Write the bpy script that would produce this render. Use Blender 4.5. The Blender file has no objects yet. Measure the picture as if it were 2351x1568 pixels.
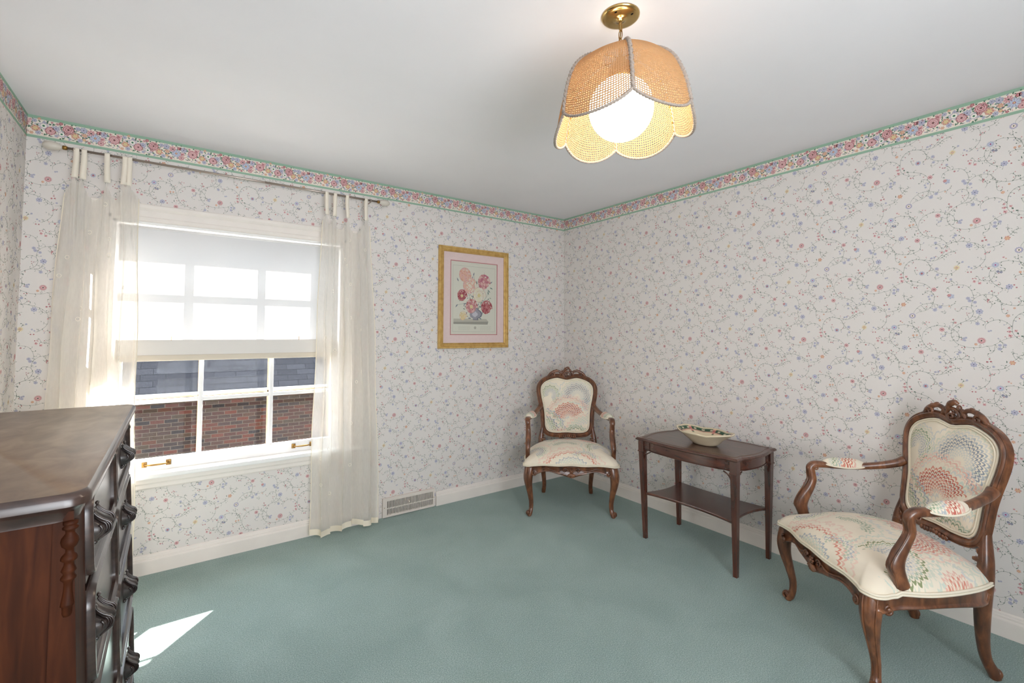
import bpy, bmesh, math, random
import numpy as np
from mathutils import Vector, Matrix
R_ = math.radians
PI = math.pi
scn = bpy.context.scene
COL = scn.collection

# ------------------------------------------------------------------ camera, world, sun, large lights, exposure
cam_data = bpy.data.cameras.new('camera')
cam_data.sensor_width = 36.0
cam_data.lens = 36.0 * 1069.24 / 2351.0
cam_data.shift_y = -(784 - 720.03) / 2351.0
cam_data.clip_start = 0.02
cam = bpy.data.objects.new('camera', cam_data)
COL.objects.link(cam)
_y, _p, _r = 0.62780, 0.0426, 0.0034
_F = Vector((math.sin(_y) * math.cos(_p), math.cos(_y) * math.cos(_p), math.sin(_p)))
_R = Vector((math.cos(_y), -math.sin(_y), 0))
_U = _R.cross(_F)
_R2 = _R * math.cos(_r) + _U * math.sin(_r)
_U2 = -_R * math.sin(_r) + _U * math.cos(_r)
cam.matrix_world = Matrix(((_R2.x, _U2.x, -_F.x, -3.0251), (_R2.y, _U2.y, -_F.y, -3.3190), (_R2.z, _U2.z, -_F.z, 1.3351), (0, 0, 0, 1)))
scn.camera = cam

world = bpy.data.worlds.new('world')
scn.world = world
world.use_nodes = True
wn = world.node_tree
wn.nodes.clear()
wo = wn.nodes.new('ShaderNodeOutputWorld')
wb = wn.nodes.new('ShaderNodeBackground')
wb.inputs['Color'].default_value = (0.74, 0.86, 1.0, 1)
wb.inputs['Strength'].default_value = 1.7
wn.links.new(wb.outputs[0], wo.inputs[0])

SUN = Vector((-0.89, -1.0, -0.98)).normalized()
sd = bpy.data.lights.new('sun', 'SUN')
sd.energy = 30.0
sd.angle = R_(0.6)
sd.color = (1.0, 0.965, 0.91)
so = bpy.data.objects.new('sun', sd)
COL.objects.link(so)
so.rotation_euler = SUN.to_track_quat('-Z', 'Y').to_euler()
so.location = (4, 5, 6)

ld = bpy.data.lights.new('added_near_fill', 'AREA')  # unseen fill lamp added behind the viewer to brighten ceiling and walls
ld.shape = 'RECTANGLE'
ld.size = 1.6
ld.size_y = 1.6
ld.energy = 36.0
ld.color = (0.96, 0.98, 1.0)
lo = bpy.data.objects.new('added_near_fill', ld)
COL.objects.link(lo)
lo.location = (-2.6, -4.85, 1.15)
lo.rotation_euler = Vector((0, 1, .75)).to_track_quat('-Z', 'Y').to_euler()

lk = bpy.data.lights.new('added_sky_fill', 'AREA')  # unseen lamp added outside, above the window, to boost the cool light entering
lk.shape = 'RECTANGLE'
lk.size = 3.4
lk.size_y = 2.0
lk.energy = 60.0
lk.color = (0.76, 0.88, 1.0)
ko = bpy.data.objects.new('added_sky_fill', lk)
COL.objects.link(ko)
ko.location = (-2.2, 1.7, 2.9)
ko.rotation_euler = Vector((-.1, -1, -.95)).to_track_quat('-Z', 'Y').to_euler()

scn.view_settings.view_transform = 'Standard'
scn.view_settings.look = 'None'
scn.view_settings.gamma = 1.0
scn.view_settings.use_curve_mapping = False
scn.view_settings.exposure = 1.24
scn.cycles.max_bounces = 10
scn.cycles.diffuse_bounces = 6
scn.cycles.transparent_max_bounces = 16
scn.cycles.sample_clamp_indirect = 6.0
scn.cycles.caustics_reflective = False
scn.cycles.caustics_refractive = False

# ------------------------------------------------------------------ helpers
def lin(c):
    return tuple((v / 255 / 12.92) if v / 255 <= 0.04045 else ((v / 255 + 0.055) / 1.055) ** 2.4 for v in c[:3]) + (1.0,)

def tag(o, label=None, cat=None, group=None, kind=None):
    if label: o['label'] = label
    if cat: o['category'] = cat
    if group: o['group'] = group
    if kind: o['kind'] = kind
    return o

def thing(name, label, cat, loc=(0, 0, 0), rz=0.0, group=None, kind=None):
    o = bpy.data.objects.new(name, None)
    o.empty_display_size = 0.1
    COL.objects.link(o)
    o.location = loc
    o.rotation_euler = (0, 0, rz)
    return tag(o, label, cat, group, kind)

class MB:
    """collects shapes; build() links them as ONE mesh object"""
    def __init__(s):
        s.v = []; s.f = []; s.m = []; s.sm = []; s.pat = {}
    def add(s, vs, fs, mi=0, smooth=True):
        o = len(s.v)
        s.v += [tuple(p) for p in vs]
        for f in fs:
            s.f.append(tuple(i + o for i in f)); s.m.append(mi); s.sm.append(smooth)
        return o
    def box(s, a, b, mi=0, bev=0.0, smooth=False):
        x0, y0, z0 = (min(a[i], b[i]) for i in range(3)); x1, y1, z1 = (max(a[i], b[i]) for i in range(3))
        if bev <= 0:
            vs = [(x0, y0, z0), (x1, y0, z0), (x1, y1, z0), (x0, y1, z0), (x0, y0, z1), (x1, y0, z1), (x1, y1, z1), (x0, y1, z1)]
            s.add(vs, [(0, 3, 2, 1), (4, 5, 6, 7), (0, 1, 5, 4), (1, 2, 6, 5), (2, 3, 7, 6), (3, 0, 4, 7)], mi, smooth)
            return
        bm = bmesh.new()
        bmesh.ops.create_cube(bm, size=1)
        for v in bm.verts:
            v.co = Vector(((x0 + x1) / 2 + v.co.x * (x1 - x0), (y0 + y1) / 2 + v.co.y * (y1 - y0), (z0 + z1) / 2 + v.co.z * (z1 - z0)))
        b = min(bev, (x1 - x0) * .45, (y1 - y0) * .45, (z1 - z0) * .45)
        bmesh.ops.bevel(bm, geom=bm.edges[:], offset=b, segments=2, affect='EDGES', profile=0.6)
        s.frombm(bm, mi, smooth)
    def frombm(s, bm, mi=0, smooth=True):
        bm.verts.index_update()
        s.add([v.co[:] for v in bm.verts], [[v.index for v in f.verts] for f in bm.faces], mi, smooth)
        bm.free()
    def sweep(s, pts, prof, ref=(0, 0, 1), scale=None, closed=False, mi=0, caps=True, smooth=True, sub=0):
        P = [Vector(p) for p in pts]
        sc = scale if scale is not None else [1.0] * len(P)
        sc = [(q, q) if not isinstance(q, tuple) else q for q in sc]
        if sub:
            P, sc = smoothpath(P, sc, sub, closed)
        n = len(P); k = len(prof); ref = Vector(ref).normalized(); vs = []; pa = None
        for i in range(n):
            if closed: t = P[(i + 1) % n] - P[(i - 1) % n]
            else: t = P[min(i + 1, n - 1)] - P[max(i - 1, 0)]
            t.normalize()
            a = ref - t * ref.dot(t)
            if a.length < 0.15 and pa is not None:
                a = pa - t * pa.dot(t)
            a.normalize(); pa = a
            b = t.cross(a)
            for (u, w) in prof:
                vs.append(P[i] + a * u * sc[i][0] + b * w * sc[i][1])
        fs = []
        for i in range(n if closed else n - 1):
            j = (i + 1) % n
            for q in range(k):
                r = (q + 1) % k
                fs.append((i * k + q, i * k + r, j * k + r, j * k + q))
        if caps and not closed:
            fs.append(tuple(reversed(range(k)))); fs.append(tuple((n - 1) * k + q for q in range(k)))
        s.add(vs, fs, mi, smooth)
    def tube(s, pts, r, n=8, ref=(0, 0, 1), closed=False, mi=0, sub=0, scale=None):
        pr = [(math.cos(2 * PI * i / n), math.sin(2 * PI * i / n)) for i in range(n)]
        if scale is None:
            scale = [r] * len(pts) if not isinstance(r, (list, tuple)) else list(r)
        s.sweep(pts, pr, ref, scale, closed, mi, True, True, sub)
    def lathe(s, prof, c=(0, 0, 0), n=32, mi=0, axis='z', mod=None):
        vs = []; fs = []; m = len(prof)
        for i in range(n):
            a = 2 * PI * i / n
            for j, (r, z) in enumerate(prof):
                rr = r * (mod(a, j) if mod else 1)
                p = (rr * math.cos(a), rr * math.sin(a), z)
                if axis == 'y': p = (p[0], -p[2], p[1])
                if axis == 'x': p = (p[2], p[0], p[1])
                vs.append((c[0] + p[0], c[1] + p[1], c[2] + p[2]))
        for i in range(n):
            k = (i + 1) % n
            for j in range(m - 1):
                fs.append((i * m + j, k * m + j, k * m + j + 1, i * m + j + 1))
        s.add(vs, fs, mi, True)
    def ell(s, c, r, mi=0, nu=14, nv=8, M=None):
        vs = []; fs = []
        for i in range(nv + 1):
            t = PI * i / nv
            for j in range(nu):
                p = 2 * PI * j / nu
                q = Vector((r[0] * math.sin(t) * math.cos(p), r[1] * math.sin(t) * math.sin(p), r[2] * math.cos(t)))
                if M is not None: q = M @ q
                vs.append((c[0] + q.x, c[1] + q.y, c[2] + q.z))
        for i in range(nv):
            for j in range(nu):
                k = (j + 1) % nu
                fs.append((i * nu + j, (i + 1) * nu + j, (i + 1) * nu + k, i * nu + k))
        s.add(vs, fs, mi, True)
    def grid(s, fn, nu, nv, mi=0, closeu=False, smooth=True, flip=False):
        vs = [fn(i / (nu if closeu else nu - 1), j / (nv - 1)) for i in range(nu) for j in range(nv)]
        fs = []
        for i in range(nu if closeu else nu - 1):
            k = (i + 1) % nu
            for j in range(nv - 1):
                f = (i * nv + j, k * nv + j, k * nv + j + 1, i * nv + j + 1)
                fs.append(f[::-1] if flip else f)
        return s.add(vs, fs, mi, smooth)
    def prism(s, poly, h0, h1, axis='z', mi=0, smooth=False):
        n = len(poly)
        def P(u, v, h):
            return {'z': (u, v, h), 'y': (u, h, v), 'x': (h, u, v)}[axis]
        vs = [P(u, v, h0) for u, v in poly] + [P(u, v, h1) for u, v in poly]
        fs = [tuple(reversed(range(n))), tuple(range(n, 2 * n))] + [(i, (i + 1) % n, n + (i + 1) % n, n + i) for i in range(n)]
        s.add(vs, fs, mi, smooth)
    def build(s, name, mats, parent=None, fix=True, auto=None):
        me = bpy.data.meshes.new(name)
        me.from_pydata(s.v, [], s.f)
        me.polygons.foreach_set('material_index', s.m)
        me.polygons.foreach_set('use_smooth', s.sm)
        for m in (mats if isinstance(mats, (list, tuple)) else [mats]):
            me.materials.append(m)
        me.update()
        if fix:
            bm = bmesh.new(); bm.from_mesh(me)
            bmesh.ops.remove_doubles(bm, verts=bm.verts, dist=1e-6)
            bmesh.ops.recalc_face_normals(bm, faces=bm.faces)
            bm.to_mesh(me); bm.free()
        if auto is not None:
            try: me.set_sharp_from_angle(angle=R_(auto))
            except Exception: pass
        o = bpy.data.objects.new(name, me)
        COL.objects.link(o)
        if parent is not None: o.parent = parent
        return o

def smoothpath(P, sc, sub, closed):
    n = len(P); OP = []; OS = []
    rng = range(n if closed else n - 1)
    for i in rng:
        if closed: idx = [(i - 1) % n, i, (i + 1) % n, (i + 2) % n]
        else: idx = [max(i - 1, 0), i, i + 1, min(i + 2, n - 1)]
        p0, p1, p2, p3 = (P[k] for k in idx); s0, s1, s2, s3 = (sc[k] for k in idx)
        for q in range(sub):
            t = q / sub
            cr = lambda a, b, c, d: 0.5 * ((2 * b) + (-a + c) * t + (2 * a - 5 * b + 4 * c - d) * t * t + (-a + 3 * b - 3 * c + d) * t ** 3)
            OP.append(cr(p0, p1, p2, p3))
            OS.append(tuple(max(1e-5, cr(s0[k], s1[k], s2[k], s3[k])) for k in (0, 1)))
    if not closed: OP.append(P[-1]); OS.append(sc[-1])
    return OP, OS

def spiral(cx, cz, r0, r1, a0, turns, n=20, y=0.0):
    """flat spiral in the xz plane"""
    return [(cx + (r0 + (r1 - r0) * i / n) * math.cos(a0 + 2 * PI * turns * i / n), y, cz + (r0 + (r1 - r0) * i / n) * math.sin(a0 + 2 * PI * turns * i / n)) for i in range(n + 1)]

# ------------------------------------------------------------------ materials
def newmat(name):
    m = bpy.data.materials.new(name); m.use_nodes = True
    nt = m.node_tree; nt.nodes.clear()
    out = nt.nodes.new('ShaderNodeOutputMaterial')
    return m, nt, out
def N(nt, typ, **kw):
    n = nt.nodes.new(typ)
    for k, v in kw.items():
        if k.startswith('i_'):
            n.inputs[int(k[2:])].default_value = v
        else: setattr(n, k, v)
    return n
def L(nt, a, b): nt.links.new(a, b)
def math_(nt, op, a, b=None, c=None):
    n = nt.nodes.new('ShaderNodeMath'); n.operation = op
    for i, x in enumerate((a, b, c)):
        if x is None: continue
        if isinstance(x, (int, float)): n.inputs[i].default_value = x
        else: nt.links.new(x, n.inputs[i])
    return n.outputs[0]
def ramp(nt, fac, stops, interp='LINEAR'):
    r = nt.nodes.new('ShaderNodeValToRGB'); r.color_ramp.interpolation = interp
    e = r.color_ramp.elements
    while len(e) > 1: e.remove(e[-1])
    e[0].position = stops[0][0]; e[0].color = stops[0][1]
    for p, c in stops[1:]:
        q = e.new(p); q.color = c
    nt.links.new(fac, r.inputs[0])
    return r
def principled(nt, out, rough=0.5, spec=0.5, metal=0.0, color=None):
    b = nt.nodes.new('ShaderNodeBsdfPrincipled')
    b.inputs['Roughness'].default_value = rough
    b.inputs['Metallic'].default_value = metal
    b.inputs['Specular IOR Level'].default_value = spec
    if color is not None: b.inputs['Base Color'].default_value = color
    nt.links.new(b.outputs[0], out.inputs[0])
    return b
def simple(name, rgb, rough=0.5, spec=0.5, metal=0.0, noise=0.0, nscale=20, bump=0.0, coat=0.0):
    m, nt, out = newmat(name)
    b = principled(nt, out, rough, spec, metal, lin(rgb))
    b.inputs['Coat Weight'].default_value = coat
    if noise or bump:
        tc = N(nt, 'ShaderNodeTexCoord'); nz = N(nt, 'ShaderNodeTexNoise')
        nz.inputs['Scale'].default_value = nscale; nz.inputs['Detail'].default_value = 4
        L(nt, tc.outputs['Object'], nz.inputs['Vector'])
        if noise:
            c0 = tuple(max(0, v * (1 - noise)) for v in lin(rgb)[:3]) + (1,); c1 = tuple(min(1, v * (1 + noise)) for v in lin(rgb)[:3]) + (1,)
            r = ramp(nt, nz.outputs['Fac'], [(0.3, c0), (0.7, c1)]); L(nt, r.outputs[0], b.inputs['Base Color'])
        if bump:
            bp = N(nt, 'ShaderNodeBump'); bp.inputs['Strength'].default_value = bump; bp.inputs['Distance'].default_value = 0.002
            L(nt, nz.outputs['Fac'], bp.inputs['Height']); L(nt, bp.outputs[0], b.inputs['Normal'])
    return m
def wood(name, dark, mid, light, stretch=(8, 1.2, 8), scale=6.0, rough=0.33, coat=0.25, coord='Object', bump=0.1, spec=0.5):
    m, nt, out = newmat(name)
    b = principled(nt, out, rough, spec)
    b.inputs['Coat Weight'].default_value = coat; b.inputs['Coat Roughness'].default_value = 0.22
    tc = N(nt, 'ShaderNodeTexCoord'); mp = N(nt, 'ShaderNodeMapping'); mp.inputs['Scale'].default_value = stretch
    L(nt, tc.outputs[coord], mp.inputs['Vector'])
    n1 = N(nt, 'ShaderNodeTexNoise'); n1.inputs['Scale'].default_value = scale; n1.inputs['Detail'].default_value = 6; n1.inputs['Distortion'].default_value = 0.6
    L(nt, mp.outputs[0], n1.inputs['Vector'])
    n2 = N(nt, 'ShaderNodeTexNoise'); n2.inputs['Scale'].default_value = 2.3; n2.inputs['Detail'].default_value = 2
    L(nt, tc.outputs[coord], n2.inputs['Vector'])
    f = math_(nt, 'ADD', math_(nt, 'MULTIPLY', n1.outputs['Fac'], 0.7), math_(nt, 'MULTIPLY', n2.outputs['Fac'], 0.3))
    r = ramp(nt, f, [(0.32, lin(dark)), (0.5, lin(mid)), (0.68, lin(light))])
    L(nt, r.outputs[0], b.inputs['Base Color'])
    bp = N(nt, 'ShaderNodeBump'); bp.inputs['Strength'].default_value = bump; bp.inputs['Distance'].default_value = 0.001
    L(nt, n1.outputs['Fac'], bp.inputs['Height']); L(nt, bp.outputs[0], b.inputs['Normal'])
    return m

def make_paper():
    m, nt, out = newmat('wallpaper')
    b = principled(nt, out, 0.75, 0.25)
    a = N(nt, 'ShaderNodeAttribute', attribute_name='Col'); L(nt, a.outputs['Color'], b.inputs['Base Color'])
    tc = N(nt, 'ShaderNodeTexCoord'); nz = N(nt, 'ShaderNodeTexNoise'); nz.inputs['Scale'].default_value = 260
    L(nt, tc.outputs['Object'], nz.inputs['Vector'])
    bp = N(nt, 'ShaderNodeBump'); bp.inputs['Strength'].default_value = 0.12; bp.inputs['Distance'].default_value = 0.001
    L(nt, nz.outputs['Fac'], bp.inputs['Height']); L(nt, bp.outputs[0], b.inputs['Normal'])
    return m
M_paper = make_paper()
M_white = simple('white_trim_paint', (232, 224, 216), 0.45, 0.4, noise=0.03, nscale=8)
M_ceil = simple('ceiling_paint', (232, 230, 232), 0.85, 0.2, noise=0.012, nscale=3)

def make_carpet():
    m, nt, out = newmat('green_carpet')
    b = principled(nt, out, 0.95, 0.1)
    b.inputs['Sheen Weight'].default_value = 0.35; b.inputs['Sheen Roughness'].default_value = 0.5
    b.inputs['Sheen Tint'].default_value = (0.9, 1, 1, 1)
    tc = N(nt, 'ShaderNodeTexCoord')
    n1 = N(nt, 'ShaderNodeTexNoise'); n1.inputs['Scale'].default_value = 230; n1.inputs['Detail'].default_value = 4; n1.inputs['Roughness'].default_value = 0.8
    n2 = N(nt, 'ShaderNodeTexNoise'); n2.inputs['Scale'].default_value = 2.6; n2.inputs['Detail'].default_value = 4; n2.inputs['Distortion'].default_value = 0.7
    n3 = N(nt, 'ShaderNodeTexVoronoi'); n3.inputs['Scale'].default_value = 330
    for n in (n1, n2, n3): L(nt, tc.outputs['Object'], n.inputs['Vector'])
    f = math_(nt, 'ADD', math_(nt, 'MULTIPLY', n1.outputs['Fac'], 0.88), math_(nt, 'MULTIPLY', n2.outputs['Fac'], 0.12))
    r = ramp(nt, f, [(0.34, lin((98, 122, 115))), (0.5, lin((148, 171, 165))), (0.66, lin((200, 218, 214)))])
    n4 = N(nt, 'ShaderNodeTexNoise'); n4.inputs['Scale'].default_value = 1.3; n4.inputs['Detail'].default_value = 5
    L(nt, tc.outputs['Object'], n4.inputs['Vector'])
    st = ramp(nt, n4.outputs['Fac'], [(0.6, (0, 0, 0, 1)), (0.78, (0.5, 0.5, 0.5, 1))])
    mx = N(nt, 'ShaderNodeMixRGB'); mx.inputs[2].default_value = lin((128, 148, 118))
    L(nt, st.outputs[0], mx.inputs[0]); L(nt, r.outputs[0], mx.inputs[1]); L(nt, mx.outputs[0], b.inputs['Base Color'])
    h = math_(nt, 'ADD', n1.outputs['Fac'], math_(nt, 'MULTIPLY', n3.outputs['Distance'], 0.8))
    bp = N(nt, 'ShaderNodeBump'); bp.inputs['Strength'].default_value = 0.8; bp.inputs['Distance'].default_value = 0.004
    L(nt, h, bp.inputs['Height']); L(nt, bp.outputs[0], b.inputs['Normal'])
    return m
M_carpet = make_carpet()
VINES='6,13 8,22 22,41 40,55 61,60 80,58 101,50 121,44 132,46 140,49;14,10 25,18 43,23 60,30 71,41 80,57 85,78 86,93 83,107 73,118 61,123 52,122 54,116;34,51 42,43 47,32;81,121 70,140 53,156 36,164 15,172 -6,176;53,154 36,151 15,154 -3,161 -17,171 -28,188 -31,208 -28,235 -22,256 -7,275 11,283 32,282 53,275 66,263 73,247 76,233 71,221 65,215 58,213;43,280 80,270 94,270 104,276 118,292 131,311 140,335;97,271 114,277 134,295 149,303 162,303 170,311;63,269 79,239 91,222 102,209 122,200 141,197 158,204 169,215;139,108 129,115 131,125 140,136 153,142 169,143 191,141 206,133 218,114 224,91 224,74 221,62 217,46 217,29 223,15 222,2 217,-9 210,-20 195,-30 173,-42 157,-56 147,-71 143,-92 146,-110 155,-127 167,-140 186,-149 207,-155 229,-155 247,-153 262,-147 276,-146 288,-140 298,-132 309,-123 323,-114 340,-107 359,-101;163,150 153,163 144,170;217,30 203,38 188,38 180,30 176,20 168,16;221,62 232,78 247,88 265,92 283,90 297,82 308,66 314,52 315,34 315,17 319,4 330,-1;297,84 307,60 319,48 339,39 361,36 380,37 393,39;361,36 372,41 376,54 371,65 363,70 357,67;195,-32 217,-28 232,-23 239,-10 243,2;217,-28 229,-35 235,-43;235,-18 247,-25 259,-34 269,-32;36,-112 38,-90 49,-71 65,-59 82,-52 102,-51 125,-56 141,-62 156,-73 169,-91 171,-104 179,-109;169,-93 170,-111 165,-123;-4,-15 -3,-36 2,-51 16,-67 24,-87 32,-111 37,-130 49,-152 65,-166 89,-173 108,-180 124,-192 135,-206 140,-222 141,-240;-1,-49 11,-73 21,-81;343,238 361,234 380,227 393,215 403,194;343,239 325,237 310,231;295,211 286,204 280,185 281,168 286,151 296,136 307,124 321,116 332,115;299,210 299,187 292,168 283,156 270,154 255,157 247,163 244,173 236,181;297,136 310,131 316,136;293,221 282,218 272,217 269,228;307,210 315,199 329,194 332,205;32,-117 15,-110 1,-110 -14,-114;34,-188 41,-207 38,-225 29,-235 1,-247;125,-240 133,-226 146,-217 165,-209 178,-208 203,-213 227,-222 244,-230 259,-245 269,-263 272,-284;236,-224 244,-242 259,-252;209,-216 216,-228;268,294 270,264 264,245 251,228 236,216 224,211;276,-255 296,-252 314,-247 328,-237 335,-228;348,-210 357,-199 365,-187 376,-183 386,-182;352,-204 345,-185 344,-165;261,-68 260,-57 264,-46 277,-34 291,-28 306,-27 320,-32 333,-43 343,-55 348,-66;291,-136 289,-150 286,-166 278,-177 264,-181;309,-123 315,-139 313,-157 305,-158;309,-125 320,-136;98,-208 114,-221 121,-241;81,-211 98,-212 117,-208;171,226 178,243 191,248;74,-170 62,-144;121,-189 115,-175 122,-165;111,-73 124,-84 120,-99 104,-111;147,-54 154,-34 153,-25;208,-20 202,-2;286,87 289,98 284,110;172,-206 166,-183 173,-167;178,-208 191,-196 199,-193;262,91 271,70 285,45 278,26;99,202 91,186 96,173;85,53 89,34;107,17 127,16 120,5;20,209 13,232;163,56 147,47;58,-57 48,-37 34,-37'
BLOOMS='A 0 0 12.8;R 42 211 12.0;T 171 226 13.6;X 144 92 15.2;r 86 127 12.0;O 342 -219 12.0;D 246 -122 15.2;o 227 -139 6.8;o 334 -9 8.0;o 355 24 5.2;B 301 224 14.4;b 243 13 13.6;b 342 121 12.8;b 217 -234 12.8;r 29 -181 12.8;r 110 -70 12.0;b 206 77 8.0;b 212 65 8.0;b 229 57 7.2;b 305 -142 6.8;b 321 -141 6.8;b 304 -158 8.0;s 187 -112 5.6;s 194 -109 5.2;s 190 -121 5.6;s 184 -120 4.0;b 107 40 8.0;b 87 27 8.8;s 77 98 4.8;s 65 93 4.8;s 68 81 5.2;b 99 228 8.0;s 101 199 6.4;b 235 -43 8.0;k 308 193 6.4;k 318 189 6.0;p 230 154 7.6;p 248 145 7.2;q 279 211 4.8;q 176 132 4.4;p 336 -64 6.0;p 337 -81 7.2;p 339 -99 8.8;p 357 -77 6.8;r 159 -37 6.4;q 152 -22 4.0;p 328 256 4.8;p 277 286 4.0;p 269 279 4.8;q 274 66 4.4;q 271 60 3.6;q 270 -205 3.6;q 274 -217 4.4;q 262 -219 4.8;p 119 -254 6.0;p 137 -248 6.4;s 213 225 4.4;s 222 218 4.0;q 209 200 3.6;q 220 200 3.6;o 140 42 4.4;o 1 -98 6.0;o 15 -97 5.6;b 98 -203 6.8;s 100 -229 5.2;s 271 -78 4.4;s 278 -76 4.0;s 282 -240 5.2;s 192 251 4.8;p 120 306 5.2;p 137 313 5.6;q 131 178 3.2;q 124 167 2.8;q 134 160 3.2;q 143 159 2.8;s 149 172 5.6;p 48 -44 3.6;p 53 -32 3.6;p 64 -34 3.6;q 197 -193 2.8;q 63 -137 3.2;q 56 -142 2.8;q 69 -141 2.8;q 189 -155 3.2;q 179 -155 2.8;b 171 -178 6.8;s 163 -187 4.8;q 200 8 2.4;q 207 6 2.4;q 201 -1 2.4;s 120 -100 4.0;s 112 -102 3.6;q 19 242 3.2;q 328 256 3.2;s 91 287 3.6;s 82 281 3.6;q 286 105 3.2;q 11 143 3.6;q 20 142 3.2;p 388 -137 4.0;q 357 128 3.6;q 364 116 3.6;o 335 250 3.2;s 82 -276 3.6;s 93 -275 3.6;q 236 167 2.4;q 225 168 3.2'
LEAVES='364 -90 10.9 97;374 -100 10.9 -9;97 136 10.9 30;267 160 8.4 140;272 144 7.6 -98;325 -218 11.8 90;-15 -30 8.4 15;5 -32 8.4 -26;-2 -24 5.9 -110;136 112 9.2 -39;168 -56 10.1 -9;72 -174 8.4 -164;153 212 7.6 119;216 63 6.7 60;220 43 6.7 18;158 157 5.9 -71;296 126 6.7 -123;349 -4 6.7 -113;331 5 5.0 110;310 -128 7.6 -45;320 -233 9.2 30;308 -31 5.0 18;82 -53 7.6 38;48 -94 8.4 15;21 -152 10.1 96;12 -160 6.7 150;29 -160 6.7 60;359 -210 7.6 -21;365 -201 7.6 21;236 224 5.9 102;233 215 5.9 -123;329 194 6.7 113;245 -5 7.6 30;262 87 5.9 -168;217 -28 4.2 -96;-30 221 5.0 111;-15 189 9.2 96;-3 177 9.2 -23;24 286 5.9 125;23 210 7.6 -119;122 -174 6.7 75;175 -107 7.6 -26;162 -202 7.6 69;173 -210 7.6 -60;167 -168 5.9 38;185 -165 5.9 18;262 -239 6.7 -18;343 239 5.0 110;396 134 9.2 90;389 122 7.6 149;293 99 5.9 -33;162 62 8.4 56;147 47 5.9 -9;-23 75 7.6 -39;-16 82 5.9 29;-30 105 5.0 69;217 -253 7.6 -45;79 234 5.9 -170;92 217 5.9 -153;202 205 5.0 153;277 -19 4.2 -60;134 282 5.0 9;178 243 5.0 66;160 56 5.0 -170;300 -117 5.0 0;238 -145 5.0 -69;253 -139 5.0 -161;113 15 4.2 83;123 23 4.2 -161;266 63 5.0 141;285 58 5.0 -38;208 212 4.2 -170;65 -162 5.0 96;121 -84 5.9 -56;82 -218 5.0 -161;74 -210 4.2 146;114 -218 4.2 18;-17 -109 5.0 150;-14 -119 4.2 -135;8 -118 4.2 -33;321 114 4.2 97;329 108 4.2 -97;277 -223 4.2 -38;328 -247 6.7 -30;322 -254 5.9 -56;317 -241 5.0 -38;357 -191 5.0 63;371 -186 5.0 21;345 -161 5.0 90;341 -172 4.2 161;349 -178 4.2 21;246 266 5.0 -168;255 254 4.2 146;261 320 5.0 -33;160 306 5.9 18;173 310 5.0 -8;152 293 4.2 -69;53 -59 5.0 -171;41 -31 4.2 129'
BBLOOMS='H 68 53 22.8;H 171 67 19.9;P 238 45 21.9;Y 265 71 16.1;Z 344 63 22.8;H 368 84 13.3;r 327 41 17.1;b 297 32 13.3;W 213 74 15.2;b 191 51 13.3;W 145 47 17.1;Y 115 65 15.2;b 126 86 9.9;p 88 30 14.2;b 24 36 14.2;r 28 28 6.7;q 2 32 8.6;q 209 20 8.0;r 196 26 7.2;O 128 14 6.8;Y 301 83 7.2;b 284 90 9.5;O 302 59 10.4;q 321 95 6.1;b 274 30 9.5;b 111 27 8.6;p 52 27 7.6;q 366 32 8.6;r 246 33 11.4;r 232 67 11.4;b 245 92 5.7;p 20 61 11.4;o 102 91 7.6;s 193 88 6.7;s 147 29 6.7;p 176 22 5.7;s 49 67 6.7;H 370 133 1.9'
BLEAVES='39 39 12.6 38;33 51 10.5 -171;92 64 12.6 60;160 23 10.5 101;169 36 10.5 82;182 34 11.5 56;140 72 10.5 140;149 89 10.5 -71;119 46 11.5 -9;210 51 8.4 0;213 37 10.5 -9;223 23 9.4 75;251 19 9.4 90;259 33 10.5 21;257 52 10.5 63;286 46 11.5 21;279 57 11.5 180;318 65 13.7 21;349 85 11.5 -69;368 54 12.6 -168;310 32 9.4 96;71 21 9.4 60;7 59 11.5 23;0 47 8.4 -170;271 97 10.5 -45;209 98 9.4 -113;217 96 8.4 -54;159 86 7.3 -170;236 86 9.4 9;103 38 8.4 125;324 59 8.4 170;294 71 9.4 -60;190 71 8.4 -90;223 50 7.3 30;265 16 6.3 56;12 15 7.3 95;82 79 9.4 -110;358 58 9.4 21;262 78 8.4 -170;131 27 7.3 -141;308 88 7.3 -82'
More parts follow.
